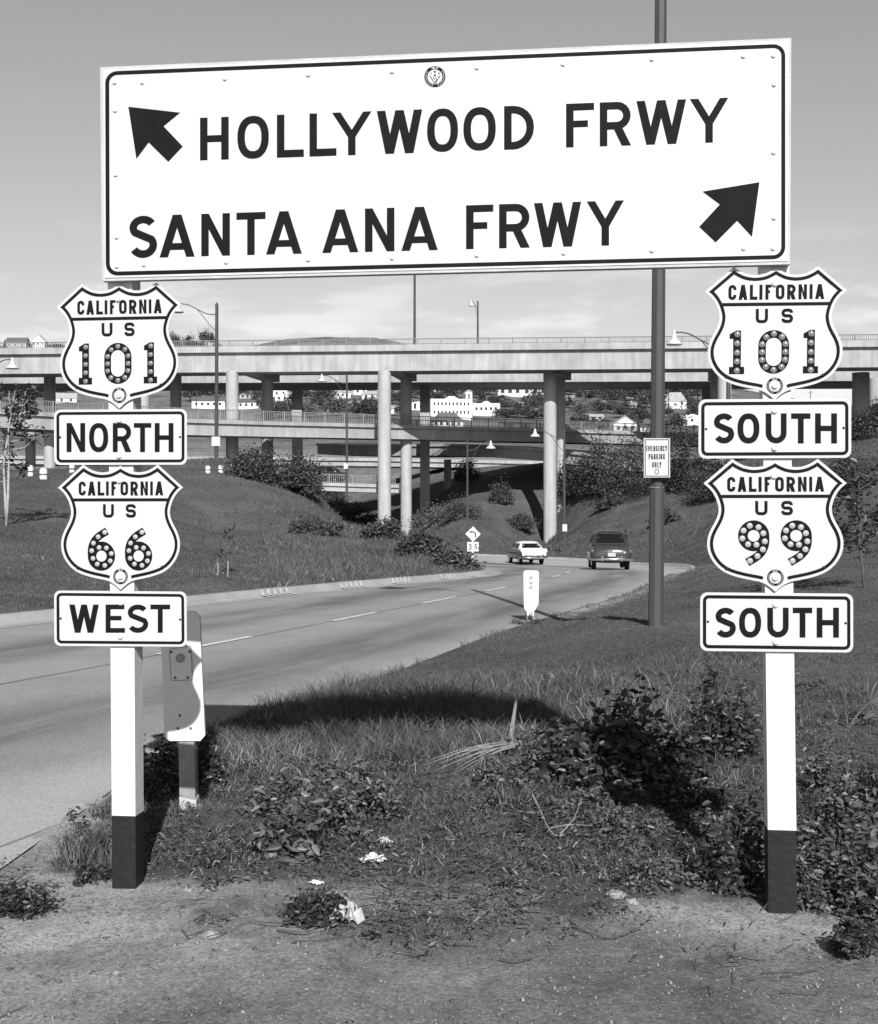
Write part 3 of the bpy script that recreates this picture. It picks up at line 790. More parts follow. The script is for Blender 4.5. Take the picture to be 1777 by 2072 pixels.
# ------------------------------------------------------------------ the two posts
POFF = -.051
def post(x_top, x_bot, w_top, w_bot, y_top, y_bot, y_band, label, depth=.114):
    f = lambda x, y: S(x, y, POFF)
    def row(y):
        t = (y - y_top) / (y_bot - y_top); x0 = x_top + (x_bot - x_top) * t; w = w_top + (w_bot - w_top) * t
        a, b = f(x0, y), f(x0 + w, y)
        z = (a.z + b.z) / 2; a.z = b.z = z
        return [a, b, b - SN * depth, a - SN * depth]
    base = row(y_bot); low = [p - Vector((0, 0, .25)) for p in base]; band = row(y_band)
    for p in band: p.z = band[0].z
    org = (base[0] + base[2]) / 2
    r = thing('sign_post', label, 'post', tuple(org), 'posts holding up the signs')
    MB().hexa(band + row(y_top)).build('painted_shaft', POSTW, r)
    MB().hexa(low + band).build('black_base', POSTB, r)
    return r
post(218.0, 227.7, 49.5, 47.5, 560, 1808, 1651, 'square white post with black foot under the North and West plates')
post(1540.5, 1556.0, 56.5, 58.0, 530, 1862, 1680, 'square white post with black foot under the two South plates')

# ------------------------------------------------------------------ route shields
HALF = [(0, 60), (55, 92), (110, 117), (160, 128), (215, 132), (268, 126), (320, 112), (375, 85), (432, 48), (725, 297), (678, 336), (640, 378), (608, 430), (585, 490), (573, 545), (575, 595), (590, 648), (615, 700),
        (643, 750), (668, 805), (684, 860), (689, 915), (683, 975), (665, 1032), (635, 1088), (594, 1140), (545, 1183), (490, 1216), (430, 1240), (340, 1266), (235, 1288), (160, 1303), (105, 1325), (55, 1358), (18, 1390), (0, 1405)]
OUT = HALF + [(-x, y) for x, y in HALF[-2:0:-1]]
def offset_in(P, d):
    n = len(P); o = []
    for i in range(n):
        a, p, b = np.array(P[i - 1], float), np.array(P[i], float), np.array(P[(i + 1) % n], float)
        d1, d2 = (p - a) / np.linalg.norm(p - a), (b - p) / np.linalg.norm(b - p); nn = np.array([-(d1 + d2)[1], (d1 + d2)[0]]); nn /= np.linalg.norm(nn)
        k = 1 / max(.5, nn @ np.array([-d1[1], d1[0]])); o.append(tuple(p + nn * d * k))
    return o
def smooth_closed(P, corners):
    """cubic-smooth the outline but keep the marked corners sharp"""
    out = []; n = len(P)
    for i in range(n):
        p0, p1, p2, p3 = (np.array(P[(i + k - 1) % n], float) for k in range(4))
        if i in corners: p0 = 2 * p1 - p2
        if (i + 1) % n in corners: p3 = 2 * p2 - p1
        for k in range(3):
            t = k / 3
            out.append(tuple(.5 * (2 * p1 + (p2 - p0) * t + (2 * p0 - 5 * p1 + 4 * p2 - p3) * t * t + (3 * p1 - p0 - 3 * p2 + p3) * t ** 3)))
    return out
nH = len(HALF); CORN = {0, 8, 9, nH - 1, len(OUT) - 8, len(OUT) - 9}
OUTS = smooth_closed(OUT, CORN)
ref_mb = {}
def reflector(parent, p, r, mat):
    key = mat.name
    if key not in ref_mb:
        b = MB().lathe([(1, 0), (1, .12), (.92, .24), (.88, .2), (.7, .38), (.38, .5), (0, .54)], n=14, axis=SN).build('reflector', mat, smooth=True); ref_mb[key] = b.data
    else:
        b = bpy.data.objects.new('reflector', ref_mb[key]); COL.objects.link(b)
    b.parent = parent; b.location = p - ORG[parent.name]; b.scale = (r, r, r)
def shield(lt, rt, bt, num, label, off=-.036):
    """corners in photo units: left ear, right ear, bottom tip of the shield"""
    lt, rt, bt = np.array(lt), np.array(rt), np.array(bt); mid = (lt + rt) / 2
    ax = (rt - lt) / 1450.0; ay = (bt - mid) / 1108.0
    def mp(x, y):
        q = mid + ax * x + ay * (y - 297); return (q[0], q[1])
    root = thing('route_shield', label, 'route sign', tuple(S(*mp(0, 1405), off)), 'route shields')
    plate(OUTS, off, .003, mp, 'plate', WHITE, root)
    inner = offset_in(OUT, -44) if np.linalg.norm(np.array(offset_in(OUT, -44)[12])) < np.linalg.norm(np.array(OUT[12])) else offset_in(OUT, 44)
    ins = smooth_closed(inner, CORN)
    # cut the border open around the emblem at the bottom
    path = [p for p in ins if not (abs(p[0]) < 108 and p[1] > 1000)]
    k = max(range(len(path)), key=lambda i: abs(path[i][0] - path[i - 1][0]) + abs(path[i][1] - path[i - 1][1]))
    path = path[k:] + path[:k]
    pol = ribbon(path, 33)
    pol.append(rect(-556, 556, 413.5, 446.5))
    decal(pol, off, mp, 'border', BLACK, root)
    cal = [('C', -485, -403), ('A', -380, -290), ('L', -265, -188), ('I', -168, -136), ('F', -106, -46), ('O', 0, 88), ('R', 116, 202), ('N', 232, 318), ('I', 345, 375), ('A', 402, 496)]
    decal(letters(cal, None, lambda x: 383, lambda x: 231, 31, True), off, mp, 'lettering', BLACK, root)
    for us in (('U', -203, -77), ('S', 60, 180)): decal(letters([us], None, lambda x: 623, lambda x: 477, 32, True), off, mp, 'lettering', BLACK, root)
    digits = []
    if num == '101':
        one = [(-43, 66 + 695), (-43, 66 + 695 + 22), (-77, 695 + 85), (-77, 695 + 38), (-8, 695), (40, 695), (40, 1066), (75, 1066), (75, 1140), (-80, 1140), (-80, 1066), (-38, 1066), (-38, 770)]
        one = [(-40, 1066), (-40, 780), (-77, 780), (-77, 732), (-10, 695), (40, 695), (40, 1066), (75, 1066), (75, 1140), (-80, 1140), (-80, 1066)]
        zero = ribbon(roundpath([(-119, 734), (119, 734), (119, 1099), (-119, 1099)], 118, True, 10), 78, True)
        digits = [([[(x - 390, y) for x, y in one]], [(-388, 735), (-390, 828), (-390, 922), (-390, 1012), (-390, 1105)]),
                  ([[(x - 15, y) for x, y in q] for q in zero], [(-15, 733), (68, 765), (104, 838), (104, 920), (102, 998), (66, 1070), (-15, 1101), (-95, 1070), (-134, 998), (-134, 920), (-134, 840), (-92, 768)]),
                  ([[(x + 365, y) for x, y in one]], [(367, 735), (365, 828), (365, 922), (365, 1012), (365, 1105)])]
        gm, rr = GLASSR, 30
    else:
        ring = ribbon([(109 * math.cos(2 * math.pi * k / 48), 109 * math.sin(2 * math.pi * k / 48)) for k in range(48)], 98, True)
        tail = ribbon(roundpath([(112, -20), (122, 60), (96, 150), (40, 212), (-65, 272)], 60), 84)
        refl = [(-40, -102), (48, -87), (97, -25), (112, 58), (92, 140), (37, 208), (-38, 257), (-103, -53), (-115, 27), (-58, 87), (27, 92)]
        if num == '99': sgn, cxs, cy = 1, (-218, 212), 833
        else: sgn, cxs, cy = -1, (-221, 210), 1039
        digits = [([[(cx + sgn * x, cy + sgn * y) for x, y in q] for q in ring + tail], [(cx + sgn * x, cy + sgn * y) for x, y in refl]) for cx in cxs]
        gm, rr = GLASSRB, 29
    unit = np.linalg.norm(ax) / F * 5.8
    for polys, rf in digits:
        d = decal(polys, off, mp, 'numeral', NUMERAL, root)
        for x, y in rf: reflector(d, S(*mp(x, y), off + .0022), rr * unit, gm)
    emblem(0, 1262, 84, off, mp, root, bear=False)
    bolts([(-12, 220), (0, 1262)], off, mp, root, 1.35)
    nub = [(-492, 1163), (488, 1160)]
    for x, y in nub:
        b = MB().lathe([(.007, 0), (.007, .008), (.003, .011), (0, .011)], c=S(*mp(x, y), off), n=8, axis=SN).build('rivet', POSTB, root)
    return root
shield((114.7, 621.7), (367.5, 616.9), (241.5, 826.5), '101', 'California US 101 shield above the North plate, glass studs in its numerals')
shield((117.5, 986.7), (370.5, 986.3), (244.0, 1193.4), '66', 'California US 66 shield between the North and West plates')
shield((1426.6, 590.3), (1713.7, 587.3), (1567.6, 808.9), '101', 'California US 101 shield on the right post, above a South plate')
shield((1423.6, 978.2), (1713.7, 977.6), (1569.2, 1197.2), '99', 'California US 99 shield between the two South plates')

# ------------------------------------------------------------------ direction plates
def dir_plate(crop, q, text, cap, base, t, label, holes, bl_pts, off=-.036):
    """q: TL,TR,BR,BL corners in crop units"""
    root = thing('direction_plate', label, 'direction sign', tuple(S(*crop(*lerp2(q[3], q[2], .5)), off)), 'direction plates')
    rad = (q[1][0] - q[0][0]) * .046
    plate(roundpath(q, rad, True), off, .003, crop, 'plate', WHITE, root)
    c = ((q[0][0] + q[2][0]) / 2, (q[0][1] + q[2][1]) / 2); ins = rad * .62
    qi = [(x + math.copysign(ins, c[0] - x), y + math.copysign(ins, c[1] - y)) for x, y in q]
    decal(ribbon(roundpath(qi, rad * .6, True), rad * .47, True), off, crop, 'border', BLACK, root)
    decal(letters(text, None, base, cap, t), off, crop, 'lettering', BLACK, root)
    hm = MB()
    for x, y in holes: hm.lathe([(.0, .0012), (.0055, .0010), (.0055, .0)], c=S(*crop(x, y), off + .0003), n=10, axis=SN)
    hm.build('bolt_hole', BLACK, root)
    bolts(bl_pts, off, crop, root, 1.35)
    return root
K3, K4, K5, K6 = Crop(100, 620, .22196), Crop(100, 1060, .21384), Crop(1580, 600, .2251), Crop(1580, 1050, .2251)
dir_plate(K3, [(108, 1438), (1480, 1430), (1480, 2005), (110, 2008)], [('N', 238, 430), ('O', 470, 668), ('R', 715, 905), ('T', 932, 1113), ('H', 1148, 1342)],
          lambda x: 1575, lambda x: 1875, 51, 'white plate with black border reading NORTH', [(1410, 1720), (172, 1724)], [(784, 1542), (782, 1912)])
dir_plate(K4, [(113, 1373), (1532, 1385), (1536, 1975), (116, 1965)], [('W', 275, 593), ('E', 665, 873), ('S', 900, 1122), ('T', 1145, 1357)],
          lambda x: 1523, lambda x: 1826, 54, 'white plate with black border reading WEST', [(1464, 1684), (184, 1672)], [(826, 1500), (826, 1862)])
dir_plate(K5, [(95, 1402), (1649, 1392), (1650, 1996), (95, 2003)], [('S', 250, 458), ('O', 492, 715), ('U', 778, 992), ('T', 1038, 1235), ('H', 1282, 1505)],
          lambda x: 1543, lambda x: 1850, 59, 'upper white plate reading SOUTH, beneath the right 101 shield', [(1572, 1693), (172, 1704)], [(868, 1515), (868, 1895)])
dir_plate(K6, [(112, 1367), (1669, 1381), (1670, 1980), (112, 1963)], [('S', 266, 475), ('O', 508, 733), ('U', 795, 1013), ('T', 1055, 1253), ('H', 1298, 1525)],
          lambda x: 1523, lambda x: 1828, 59, 'lower white plate reading SOUTH, beneath the 99 shield', [(1592, 1682), (190, 1666)], [(880, 1490), (880, 1870)])

# ------------------------------------------------------------------ paddle marker beside the left post
K7 = Crop(360, 1360, .24135)
def paddle():
    base = hit(386, 1618, 6.2); Y = 7.45
    global SAVE
    b = Vector(((388 - CX) / F * Y, Y, h1((388 - CX) / F * Y, Y)))
    r = thing('paddle_marker', 'white octagonal-cornered paddle marker on a timber stub behind the left post', 'road marker', tuple(b))
    P = lambda x, y, d=0: at(*K7(x, y), Y) + Vector((0, d, 0))
    body = [(20, 172), (350, 172), (404, 222), (456, 1350), (412, 1402), (120, 1402), (70, 1362), (30, 222)]
    MB().prism([P(x, y) for x, y in body][::-1], (0, .035, 0)).build('board', MARKW, r)
    MB().prism([P(x, y, -.004) for x, y in roundpath([(120, 530), (325, 500), (338, 822), (136, 826)], 18, True)][::-1], (0, .0035, 0)).build('cover_plate', MARKW, r)
    flat_outline = ribbon(roundpath([(120, 530), (325, 500), (338, 822), (136, 826)], 18, True), 5, True)
    mbo = MB()
    for qd in flat_outline: mbo.add([P(x, y, -.0048) for x, y in qd][::-1], [(0, 1, 2, 3)])
    mbo.build('plate_edge_shade', STONED, r)  # dark ribbon paints the thin shading around the cover plate
    MB().lathe([(.026, 0), (.026, .006), (.021, .009), (.020, .004), (0, .004)], c=P(222, 615, -.004), n=20, axis=(0, -1, 0)).build('reflector', TIN, r, smooth=False)
    for x, y in ((137, 556), (313, 552), (174, 800), (293, 800), (216, 1160), (200, 1282), (320, 1282)):
        MB().lathe([(.008, 0), (.008, .003), (.003, .005), (0, .005)], c=P(x, y, -.004 if y < 900 else 0), n=8, axis=(0, -1, 0)).build('screw', STONED, r)
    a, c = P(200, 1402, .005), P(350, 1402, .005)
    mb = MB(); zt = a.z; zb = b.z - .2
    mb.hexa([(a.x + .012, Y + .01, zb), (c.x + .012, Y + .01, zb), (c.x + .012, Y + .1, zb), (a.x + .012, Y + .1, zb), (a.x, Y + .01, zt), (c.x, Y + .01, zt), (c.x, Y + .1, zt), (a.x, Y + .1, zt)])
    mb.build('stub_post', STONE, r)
    zz = b.z + .07
    MB().hexa([(a.x + .009, Y + .006, b.z - .1), (c.x + .016, Y + .006, b.z - .1), (c.x + .016, Y + .104, b.z - .1), (a.x + .009, Y + .104, b.z - .1), (a.x + .006, Y + .006, zz), (c.x + .012, Y + .006, zz - .02), (c.x + .012, Y + .104, zz), (a.x + .006, Y + .104, zz + .02)]).build('painted_foot', KERBW, r)
paddle()
# small white paddle further on, with three round reflectors
def paddle_far():
    g = hit(1075, 1256, 10); Y = g.y
    r = thing('paddle_marker', 'small white paddle marker with three round reflectors at the lawn edge', 'road marker', tuple(g))
    K = Crop(1170, 1290, .07241); P = lambda x, y, d=0: at(*K(x, y), Y) + Vector((0, d, 0))
    body = roundpath([(415, 300), (470, 235), (860, 240), (905, 310), (895, 1290), (790, 1500), (560, 1600), (440, 1450), (425, 1250)], 25, True, 3)
    MB().prism([P(x, y) for x, y in body][::-1], (0, .035, 0)).build('board', MARKW, r)
    for x, y in ((655, 465), (655, 625), (648, 765)):
        MB().lathe([(.027, 0), (.027, .008), (.021, .012), (.019, .006), (0, .010)], c=P(x, y), n=16, axis=(0, -1, 0)).build('reflector', GLASSRB, r, smooth=False)
    for x, y in ((578, 395), (735, 395), (575, 995), (735, 995)):
        MB().lathe([(.008, 0), (.006, .004), (0, .005)], c=P(x, y), n=8, axis=(0, -1, 0)).build('screw', TIN, r)
    a, c = P(540, 1500, .01), P(755, 1500, .01)
    MB().hexa([(a.x, Y + .01, g.z - .2), (a.x + .06, Y + .01, g.z - .2), (a.x + .06, Y + .08, g.z - .2), (a.x, Y + .08, g.z - .2), (a.x - .01, Y + .01, a.z), (a.x + .06, Y + .01, a.z), (a.x + .06, Y + .08, a.z), (a.x - .01, Y + .08, a.z)]).build('leg', MARKW, r)
    MB().hexa([(c.x - .035, Y + .01, g.z - .2), (c.x, Y + .01, g.z - .2), (c.x, Y + .08, g.z - .2), (c.x - .035, Y + .08, g.z - .2), (c.x - .04, Y + .01, a.z), (c.x, Y + .01, a.z), (c.x, Y + .08, a.z), (c.x - .04, Y + .08, a.z)]).build('leg', MARKW, r)
paddle_far()
# ------------------------------------------------------------------ viaducts
def viaduct(name, label, pts, W, top, hgt, tilt=0.0, slab=.58, over=.42, rails=(True, True), rail_h=.55, post_d=2.25, group='freeway decks of the interchange'):
    """pts: (X, Y, z of the near kerb top); the deck reaches W metres to the far side"""
    P3 = crom([(p[0], p[1], p[2]) for p in pts], 12); P = P3[:, :2]
    n = left_normal(P); n = np.where((n[:, 1] < 0)[:, None], -n, n)
    prof = [(0, 0), (0, -slab), (over, -slab - .04), (over, -hgt), (W - over, -hgt + tilt * W), (W - over, -slab + tilt * W), (W, -slab + tilt * W), (W, tilt * W), (W - .4, tilt * W), (W - .4, -.3 + tilt * W), (.4, -.3), (.4, 0)]
    rings = [[(P[i][0] + n[i][0] * o, P[i][1] + n[i][1] * o, P3[i][2] + h) for o, h in prof] for i in range(len(P))]
    mid = len(P) // 2
    r = thing(name, label, 'overpass', tuple(rings[mid][3]), group)
    MB().loft(rings).build('deck', CONC, r)
    for side, on in enumerate(rails):
        if not on: continue
        o = .12 if side == 0 else W - .12; dz = 0 if side == 0 else tilt * W
        Q = np.column_stack([P[:, 0] + n[:, 0] * o, P[:, 1] + n[:, 1] * o, P3[:, 2] + dz])
        c = np.concatenate([[0], np.cumsum(np.linalg.norm(np.diff(Q, axis=0), axis=1))])
        f = lambda s: np.array([np.interp(s, c, Q[:, k]) for k in range(3)])
        mb = MB(); s = 0.2; k = 0
        mb.tube([Vector(q) + Vector((0, 0, rail_h)) for q in Q], .045, 6)
        mb.tube([Vector(q) + Vector((0, 0, .1)) for q in Q], .028, 6)
        bar = post_d / 11.0
        while s < c[-1] - .2:
            q = f(s); w = .12 if k % 11 == 0 else .045
            hh = rail_h + (.05 if k % 11 == 0 else 0)
            mb.box((q[0], q[1], q[2] + hh / 2), (w, w, hh)); s += bar; k += 1
        mb.build('railing', RAIL, r)
    return r
def column(px, Y, ztop, dia, label, cap=None, square=False):
    X = (px - CX) / F * Y; zb = h1(X, Y) - .5
    r = thing('column', label, 'column', (X, Y, zb + .5), 'columns of the interchange')
    R = dia / 2
    if square: MB().box((X, Y, (zb + ztop) / 2), (dia, dia, ztop - zb)).build('shaft', CONC_COL, r)
    else: MB().lathe([(R, 0), (R, ztop - zb)], c=(X, Y, zb), n=32).build('shaft', CONC_COL, r, smooth=True)
    if cap:
        MB().lathe([(R + .02, 0), (R + .10, .5), (R + .25, .75), (0, .75)], c=(X, Y, ztop - .74), n=32).build('capital', CONC_COL, r, smooth=True)
    return r
zA = 17.55
deck_a = viaduct('viaduct', 'topmost concrete overpass deck with pale railing against the sky', [(x, 121 - .07 * x, zA) for x in (-110, -60, -20, 20, 60, 110)], 12, zA, 2.42, tilt=.07)
deck_b = viaduct('viaduct', 'second upper overpass deck, a thin pale strip seen beneath the topmost one', [(x, 141 - .03 * x, 18.45) for x in (-115, -60, 0, 60, 115)], 10, 18.45, 2.40, rails=(False, True))
def pz(px, py, Y): a = at(px, py, Y); return (a.x, a.y, a.z)
deck_c = viaduct('viaduct', 'mid-level overpass deck curving behind the round columns with dark railings', [pz(-420, 795, 92), pz(-180, 815, 98), pz(55, 832, 105), pz(400, 848, 115), pz(760, 858, 127), pz(1000, 865, 136), pz(1250, 872, 147), pz(1420, 878, 155), pz(1600, 884, 164)], 8.5, 10, 1.42, slab=.34, over=.25, rail_h=.92, tilt=.03)
deck_d = viaduct('viaduct', 'dark curved ramp deck tucked under the mid-level overpass', [pz(640, 897, 160), pz(765, 899, 154), pz(900, 898, 147), pz(1000, 901, 140), pz(1110, 908, 134), pz(1165, 914, 131), pz(1260, 925, 127)], 7, 9, 1.35, slab=.3, over=.22, rails=(False, False))
deck_e = viaduct('viaduct', 'distant low overpass with pale girder beyond the columns', [(-95, 178, 9.7), (-50, 180, 9.6), (-15, 181, 9.45), (16, 183, 9.0)], 8, 9, 1.15, slab=.45, over=.3, rail_h=.95)
deck_f = viaduct('viaduct', 'low ramp deck with railing between the bush and the tall round column', [(-40, 126, 5.3), (-26, 125, 5.0), (-14, 124.2, 4.7), (-8, 124.2, 4.5), (-3.9, 124.3, 4.4)], 4.6, 5, .8, slab=.3, over=.2, rail_h=.8)
zs = zA - 2.42
column(470, 123.2, zs + .15, 1.2, 'sunlit round column just right of the lamp post with a small white plate' )
column(778, 122.2, zs + .1, 1.26, 'tallest sunlit round column left of centre' )
column(1113, 125.2, zs + .3, 1.28, 'sunlit round column right of centre with a shaded top' )
column(1466, 120.6, zs + .1, 1.3, 'sunlit round column half hidden by the upper South plate' )
column(290, 124.4, zs + .1, 1.2, 'round column behind the left route shields' )
column(1135, 130.0, zs + .6, .9, 'slimmer pale column close behind the sunlit column right of centre', False )
column(541, 132, zs + .75, 1.2, 'shaded column right of the leftmost tall sunlit column')
column(822, 131, zs + .7, 1.15, 'column shaded above and sunlit below, right of the tallest column')
column(356, 133, zs + .8, 1.15, 'dark column beside the lower edge of the left 101 shield')
column(101, 134.5, zs + .8, 1.2, 'dark column left of the left 101 shield')
column(1450, 130.5, zs + .6, 1.25, 'dark column left of the upper South plate')
column(1742, 129, zs + .6, 1.7, 'broad dark column right of the upper South plate')
column(602, 146.5, 16.1, 1.1, 'narrow dark column left of the gap with white houses', square=True)
column(860, 146.5, 16.1, 1.1, 'narrow dark column nearest the white two-storey building', square=True)
column(62, 149, 16.1, 1.15, 'small sunlit column at the far left under the upper decks')
column(1431, 148, 16.1, 1.2, 'small sunlit column left of the upper South plate')
column(1772, 138, 16.1, 1.5, 'sunlit column at the right edge of the photo')
column(906, 158, 8.2, .9, 'short dark column under the curved ramp deck', square=True)
for a, b, lab in (((470, 123.2), (541, 132), 'dark bent cap beam joining the two leftmost columns under the topmost deck'), ((778, 122.2), (822, 131), 'dark bent cap beam over the tallest round column'), ((1113, 125.2), (1135, 130), 'dark bent cap beam over the shaded-top column'), ((1466, 120.6), (1450, 130.5), 'dark bent cap beam beside the right 101 shield')):
    A, B = at(a[0], CY, a[1]), at(b[0], CY, b[1]); d = (B - A).normalized(); A = A + d * 1.6; B = B + d * 1.6
    s = Vector((d.y, -d.x, 0)) * .75; z0, z1 = zs - .25, zs + .35
    lo = [A + s, A - s, B - s, B + s]
    r = MB().hexa([Vector((p.x, p.y, (z0 + .55 if i in (0, 1) else z0 + .35))) for i, p in enumerate(lo)] + [Vector((p.x, p.y, z1 + (.0 if i in (0, 1) else .75))) for i, p in enumerate(lo)]).build('cap_beam', CONC, origin=((A.x + B.x) / 2, (A.y + B.y) / 2, z0))
    tag(r, lab, 'beam', 'bent cap beams')

# ------------------------------------------------------------------ street lamps
def lamp(h=10.0, arm=2.5, rb=.105, rt=.065, label='', sc_shade=1.0, shade_dark=False):
    r = thing('street_lamp', label, 'street lamp', (0, 0, 0), 'street lamps')
    n = 8; prof = []
    mb = MB()
    for z in (-.4, h): pass
    mb.loft([[(math.cos(2 * math.pi * (k + .3) / 8) * q, math.sin(2 * math.pi * (k + .3) / 8) * q, z) for k in range(8)] for z, q in ((-.4, rb), (h * .5, (rb + rt) / 2), (h, rt))])
    mb.lathe([(rt * 1.1, 0), (rt * .9, .12), (.02, .22), (0, .25)], c=(0, 0, h), n=10)
    mb.build('pole', POLE, r)
    a = MB()
    up = [(0, 0, h - .55), (-arm * .25, 0, h - .50), (-arm * .5, 0, h - .22), (-arm * .72, 0, h + .05), (-arm * .9, 0, h + .12), (-arm, 0, h + .10)]
    up = [tuple(q) for q in crom(up, 4)]
    a.tube(up, .032, 7); a.tube([tuple(q) for q in crom([(0, 0, h - 1.6), (-arm * .16, 0, h - 1.25), (-arm * .36, 0, h - .62), (-arm * .5, 0, h - .24)], 4)], .022, 6)
    a.build('arm', POLE, r)
    s = sc_shade
    MB().lathe([(0, .12), (.07 * s, .12), (.08 * s, -.05), (.13 * s, -.12), (.15 * s, -.26), (.30 * s, -.36), (.38 * s, -.46), (.385 * s, -.52), (.36 * s, -.52), (.1 * s, -.34), (0, -.3)], c=(-arm, 0, h + .10), n=20).build('shade', SHADE, r, smooth=True)
    return r
def put(r, X, Y, rz, lean=0.0, z=None):
    r.location = (X, Y, h1(X, Y) if z is None else z); r.rotation_euler = (0, lean, rz); return r
l1 = lamp(10.2, 2.6, .098, .066, 'thick grey lamp post carrying the EMERGENCY PARKING ONLY plate')
put(l1, (1327.5 - CX) / F * 16.0, 16.0, math.radians(-35), .0085)
lx = (438 - CX) / F * 80
put(lamp(10.1, 2.45, .13, .10, 'lamp post with arm and shade beside the left 101 shield'), lx, 80, 0, .003)
lz = h1((1474 - CX) / F * 55, 55); put(lamp(9.33 - lz, 2.32, .12, .09, 'lamp with large pale shade beside the right 101 shield', .86), (1474 - CX) / F * 55, 55, 0)
a = at(702, 1000, 108); put(lamp(10.0, 2.1, .11, .08, 'slim lamp post with pale shade between two central columns'), a.x, a.y, 0, z=at(0, 1003, 108).z)
put(lamp(8.9, 1.85, .10, .07, 'lamp with bright shade under the curved ramp, arm pointing right'), (946 - CX) / F * 102, 102, math.pi)
put(lamp(9.4, 2.3, .12, .08, 'lamp post against the sunlit column right of centre, arm pointing left'), (1142 - CX) / F * 101, 101, 0)
b = at(967, 690, 142); put(lamp(7.0, .75, .13, .09, 'lamp on the topmost deck with a short arm turned toward us', .8), b.x, 142, math.radians(20), z=17.9)
c = at(839, 692, 121.6); put(lamp(10.5, 2.4, .125, .10, 'dark post rising from the topmost deck up behind the big board'), c.x, 121.9, math.radians(80), z=zA, lean=.004)
d = at(-45, 735, 74); put(lamp(10.2, 2.0, .11, .08, 'lamp shade at the left edge in front of the topmost deck'), d.x, 74, math.pi, z=d.z - 10.1)
# plates on lamp posts
def small_plate(px, py, w, h, Y, label):
    a = at(px, py, Y - .2)
    r = thing('small_plate', label, 'sign', tuple(a), 'blank white plates on lamp posts')
    MB().box((a.x, a.y, a.z), (w, .03, h)).build('plate', WHITE, r); return r
small_plate(437, 893, .52, .58, 80, 'small white plate on the lamp post beside the left 101 shield')
small_plate(700, 943, .34, .46, 108, 'small white plate on the slim lamp post between the central columns')
small_plate(1143, 1068, .36, .56, 101, 'small white plate on the lamp post by the sunlit column right of centre')
# EMERGENCY PARKING ONLY
KP = Crop(1470, 990, .05793); YP = 15.82
def flat(polys, mp, Y, name, mat, parent, lift):
    mb = MB()
    for k, p in enumerate(polys):
        q = [at(*mp(x, y), Y) + Vector((0, -lift - (k % 40) * .00003, 0)) for x, y in p]
        nrm = Vector((0, 0, 0))
        for i in range(len(q)): nrm += q[i].cross(q[(i + 1) % len(q)])
        if nrm.y > 0: q = q[::-1]
        mb.add(q, [tuple(range(len(q)))])
    return mb.build(name, mat, parent=parent)
ps = thing('parking_sign', 'white plate reading EMERGENCY PARKING ONLY strapped to the thick lamp post', 'parking sign', tuple(at(1328, 966, YP)))
MB().prism([at(*KP(x, y), YP) for x, y in [(100, 250), (1140, 250), (1145, 1800), (105, 1805)]][::-1], (0, .004, 0)).build('plate', WHITE, ps)
flat([[(q[0], q[1]) for q in r] for r in ribbon([(155, 312), (1083, 306), (1083, 1748), (158, 1752)], 30, True)], KP, YP, 'border', BLACK, ps, .001)
def line_of(word, spans, y1, y0, t): return letters([(c_, a_, b_) for c_, (a_, b_) in zip(word, spans)], None, lambda x: y0, lambda x: y1, t, True)
flat(line_of('EMERGENCY', [(200, 258), (278, 372), (402, 448), (484, 552), (578, 648), (680, 732), (758, 826), (852, 920), (944, 1030)], 548, 762, 30), KP, YP, 'lettering', BLACK, ps, .001)
flat(line_of('PARKING', [(292, 364), (382, 470), (496, 570), (596, 676), (702, 734), (758, 830), (862, 936)], 870, 1085, 30), KP, YP, 'lettering', BLACK, ps, .001)
flat(line_of('ONLY', [(430, 500), (532, 604), (642, 700), (712, 798)], 1195, 1410, 28), KP, YP, 'lettering', BLACK, ps, .001)
flat(ribbon([(618 + 82 * math.cos(k * .2618), 1575 + 90 * math.sin(k * .2618)) for k in range(24)], 30, True), KP, YP, 'emblem_ring', STONED, ps, .001)
MB().tube([at(1328 + 16 * math.cos(t * .4), 986.5 + 0, 16) + Vector((0, 0, 0)) * 0 + Vector((math.cos(t * .4) * .0, math.sin(t * .4) * .097, 0)) for t in range(17)], .004, 5).build('strap', TIN, ps)

# ------------------------------------------------------------------ left-curve warning sign with 35 plate
KS = Crop(1040, 1180, .06757)
g = hit(957, 1139, 30); YS_ = g.y
ws = thing('curve_sign', 'diamond left-curve arrow sign above a plate reading 35 on a white post', 'warning sign', tuple(g))
a, b = at(*KS(638, 1640), YS_), at(*KS(660, 480), YS_)
MB().hexa([(a.x - .05, YS_ - .02, g.z - .2), (a.x + .05, YS_ - .02, g.z - .2), (a.x + .05, YS_ + .06, g.z - .2), (a.x - .05, YS_ + .06, g.z - .2), (b.x - .05, YS_ - .02, b.z), (b.x + .05, YS_ - .02, b.z), (b.x + .05, YS_ + .06, b.z), (b.x - .05, YS_ + .06, b.z)]).build('post', MARKW, ws)
MB().prism([at(*KS(x, y), YS_ - .035) for x, y in [(665, 395), (918, 658), (655, 910), (398, 648)]][::-1], (0, .012, 0)).build('diamond_plate', YELLOWISH, ws)
flat(ribbon(crom([(745, 775), (750, 700), (725, 620), (650, 578), (545, 582)], 4), 42) + [[(592, 545), (592, 622), (528, 582)]], KS, YS_ - .035, 'arrow', BLACK, ws, .002)
flat([[(600, 560), (600, 640), (530, 585)]], KS, YS_ - .035, 'arrow_head', BLACK, ws, .004)
for x0, x1 in ((462, 622), (672, 850)):
    MB().prism([at(*KS(x, y), YS_ - .005) for x, y in [(x0, 918), (x1, 926), (x1 - 4, 1240), (x0 - 2, 1238)]][::-1], (0, .012, 0)).build('number_plate', YELLOWISH, ws)
flat(letters([('3', 500, 610)], None, lambda x: 1180, lambda x: 985, 36), KS, YS_ - .005, 'numeral', STONED, ws, .002)
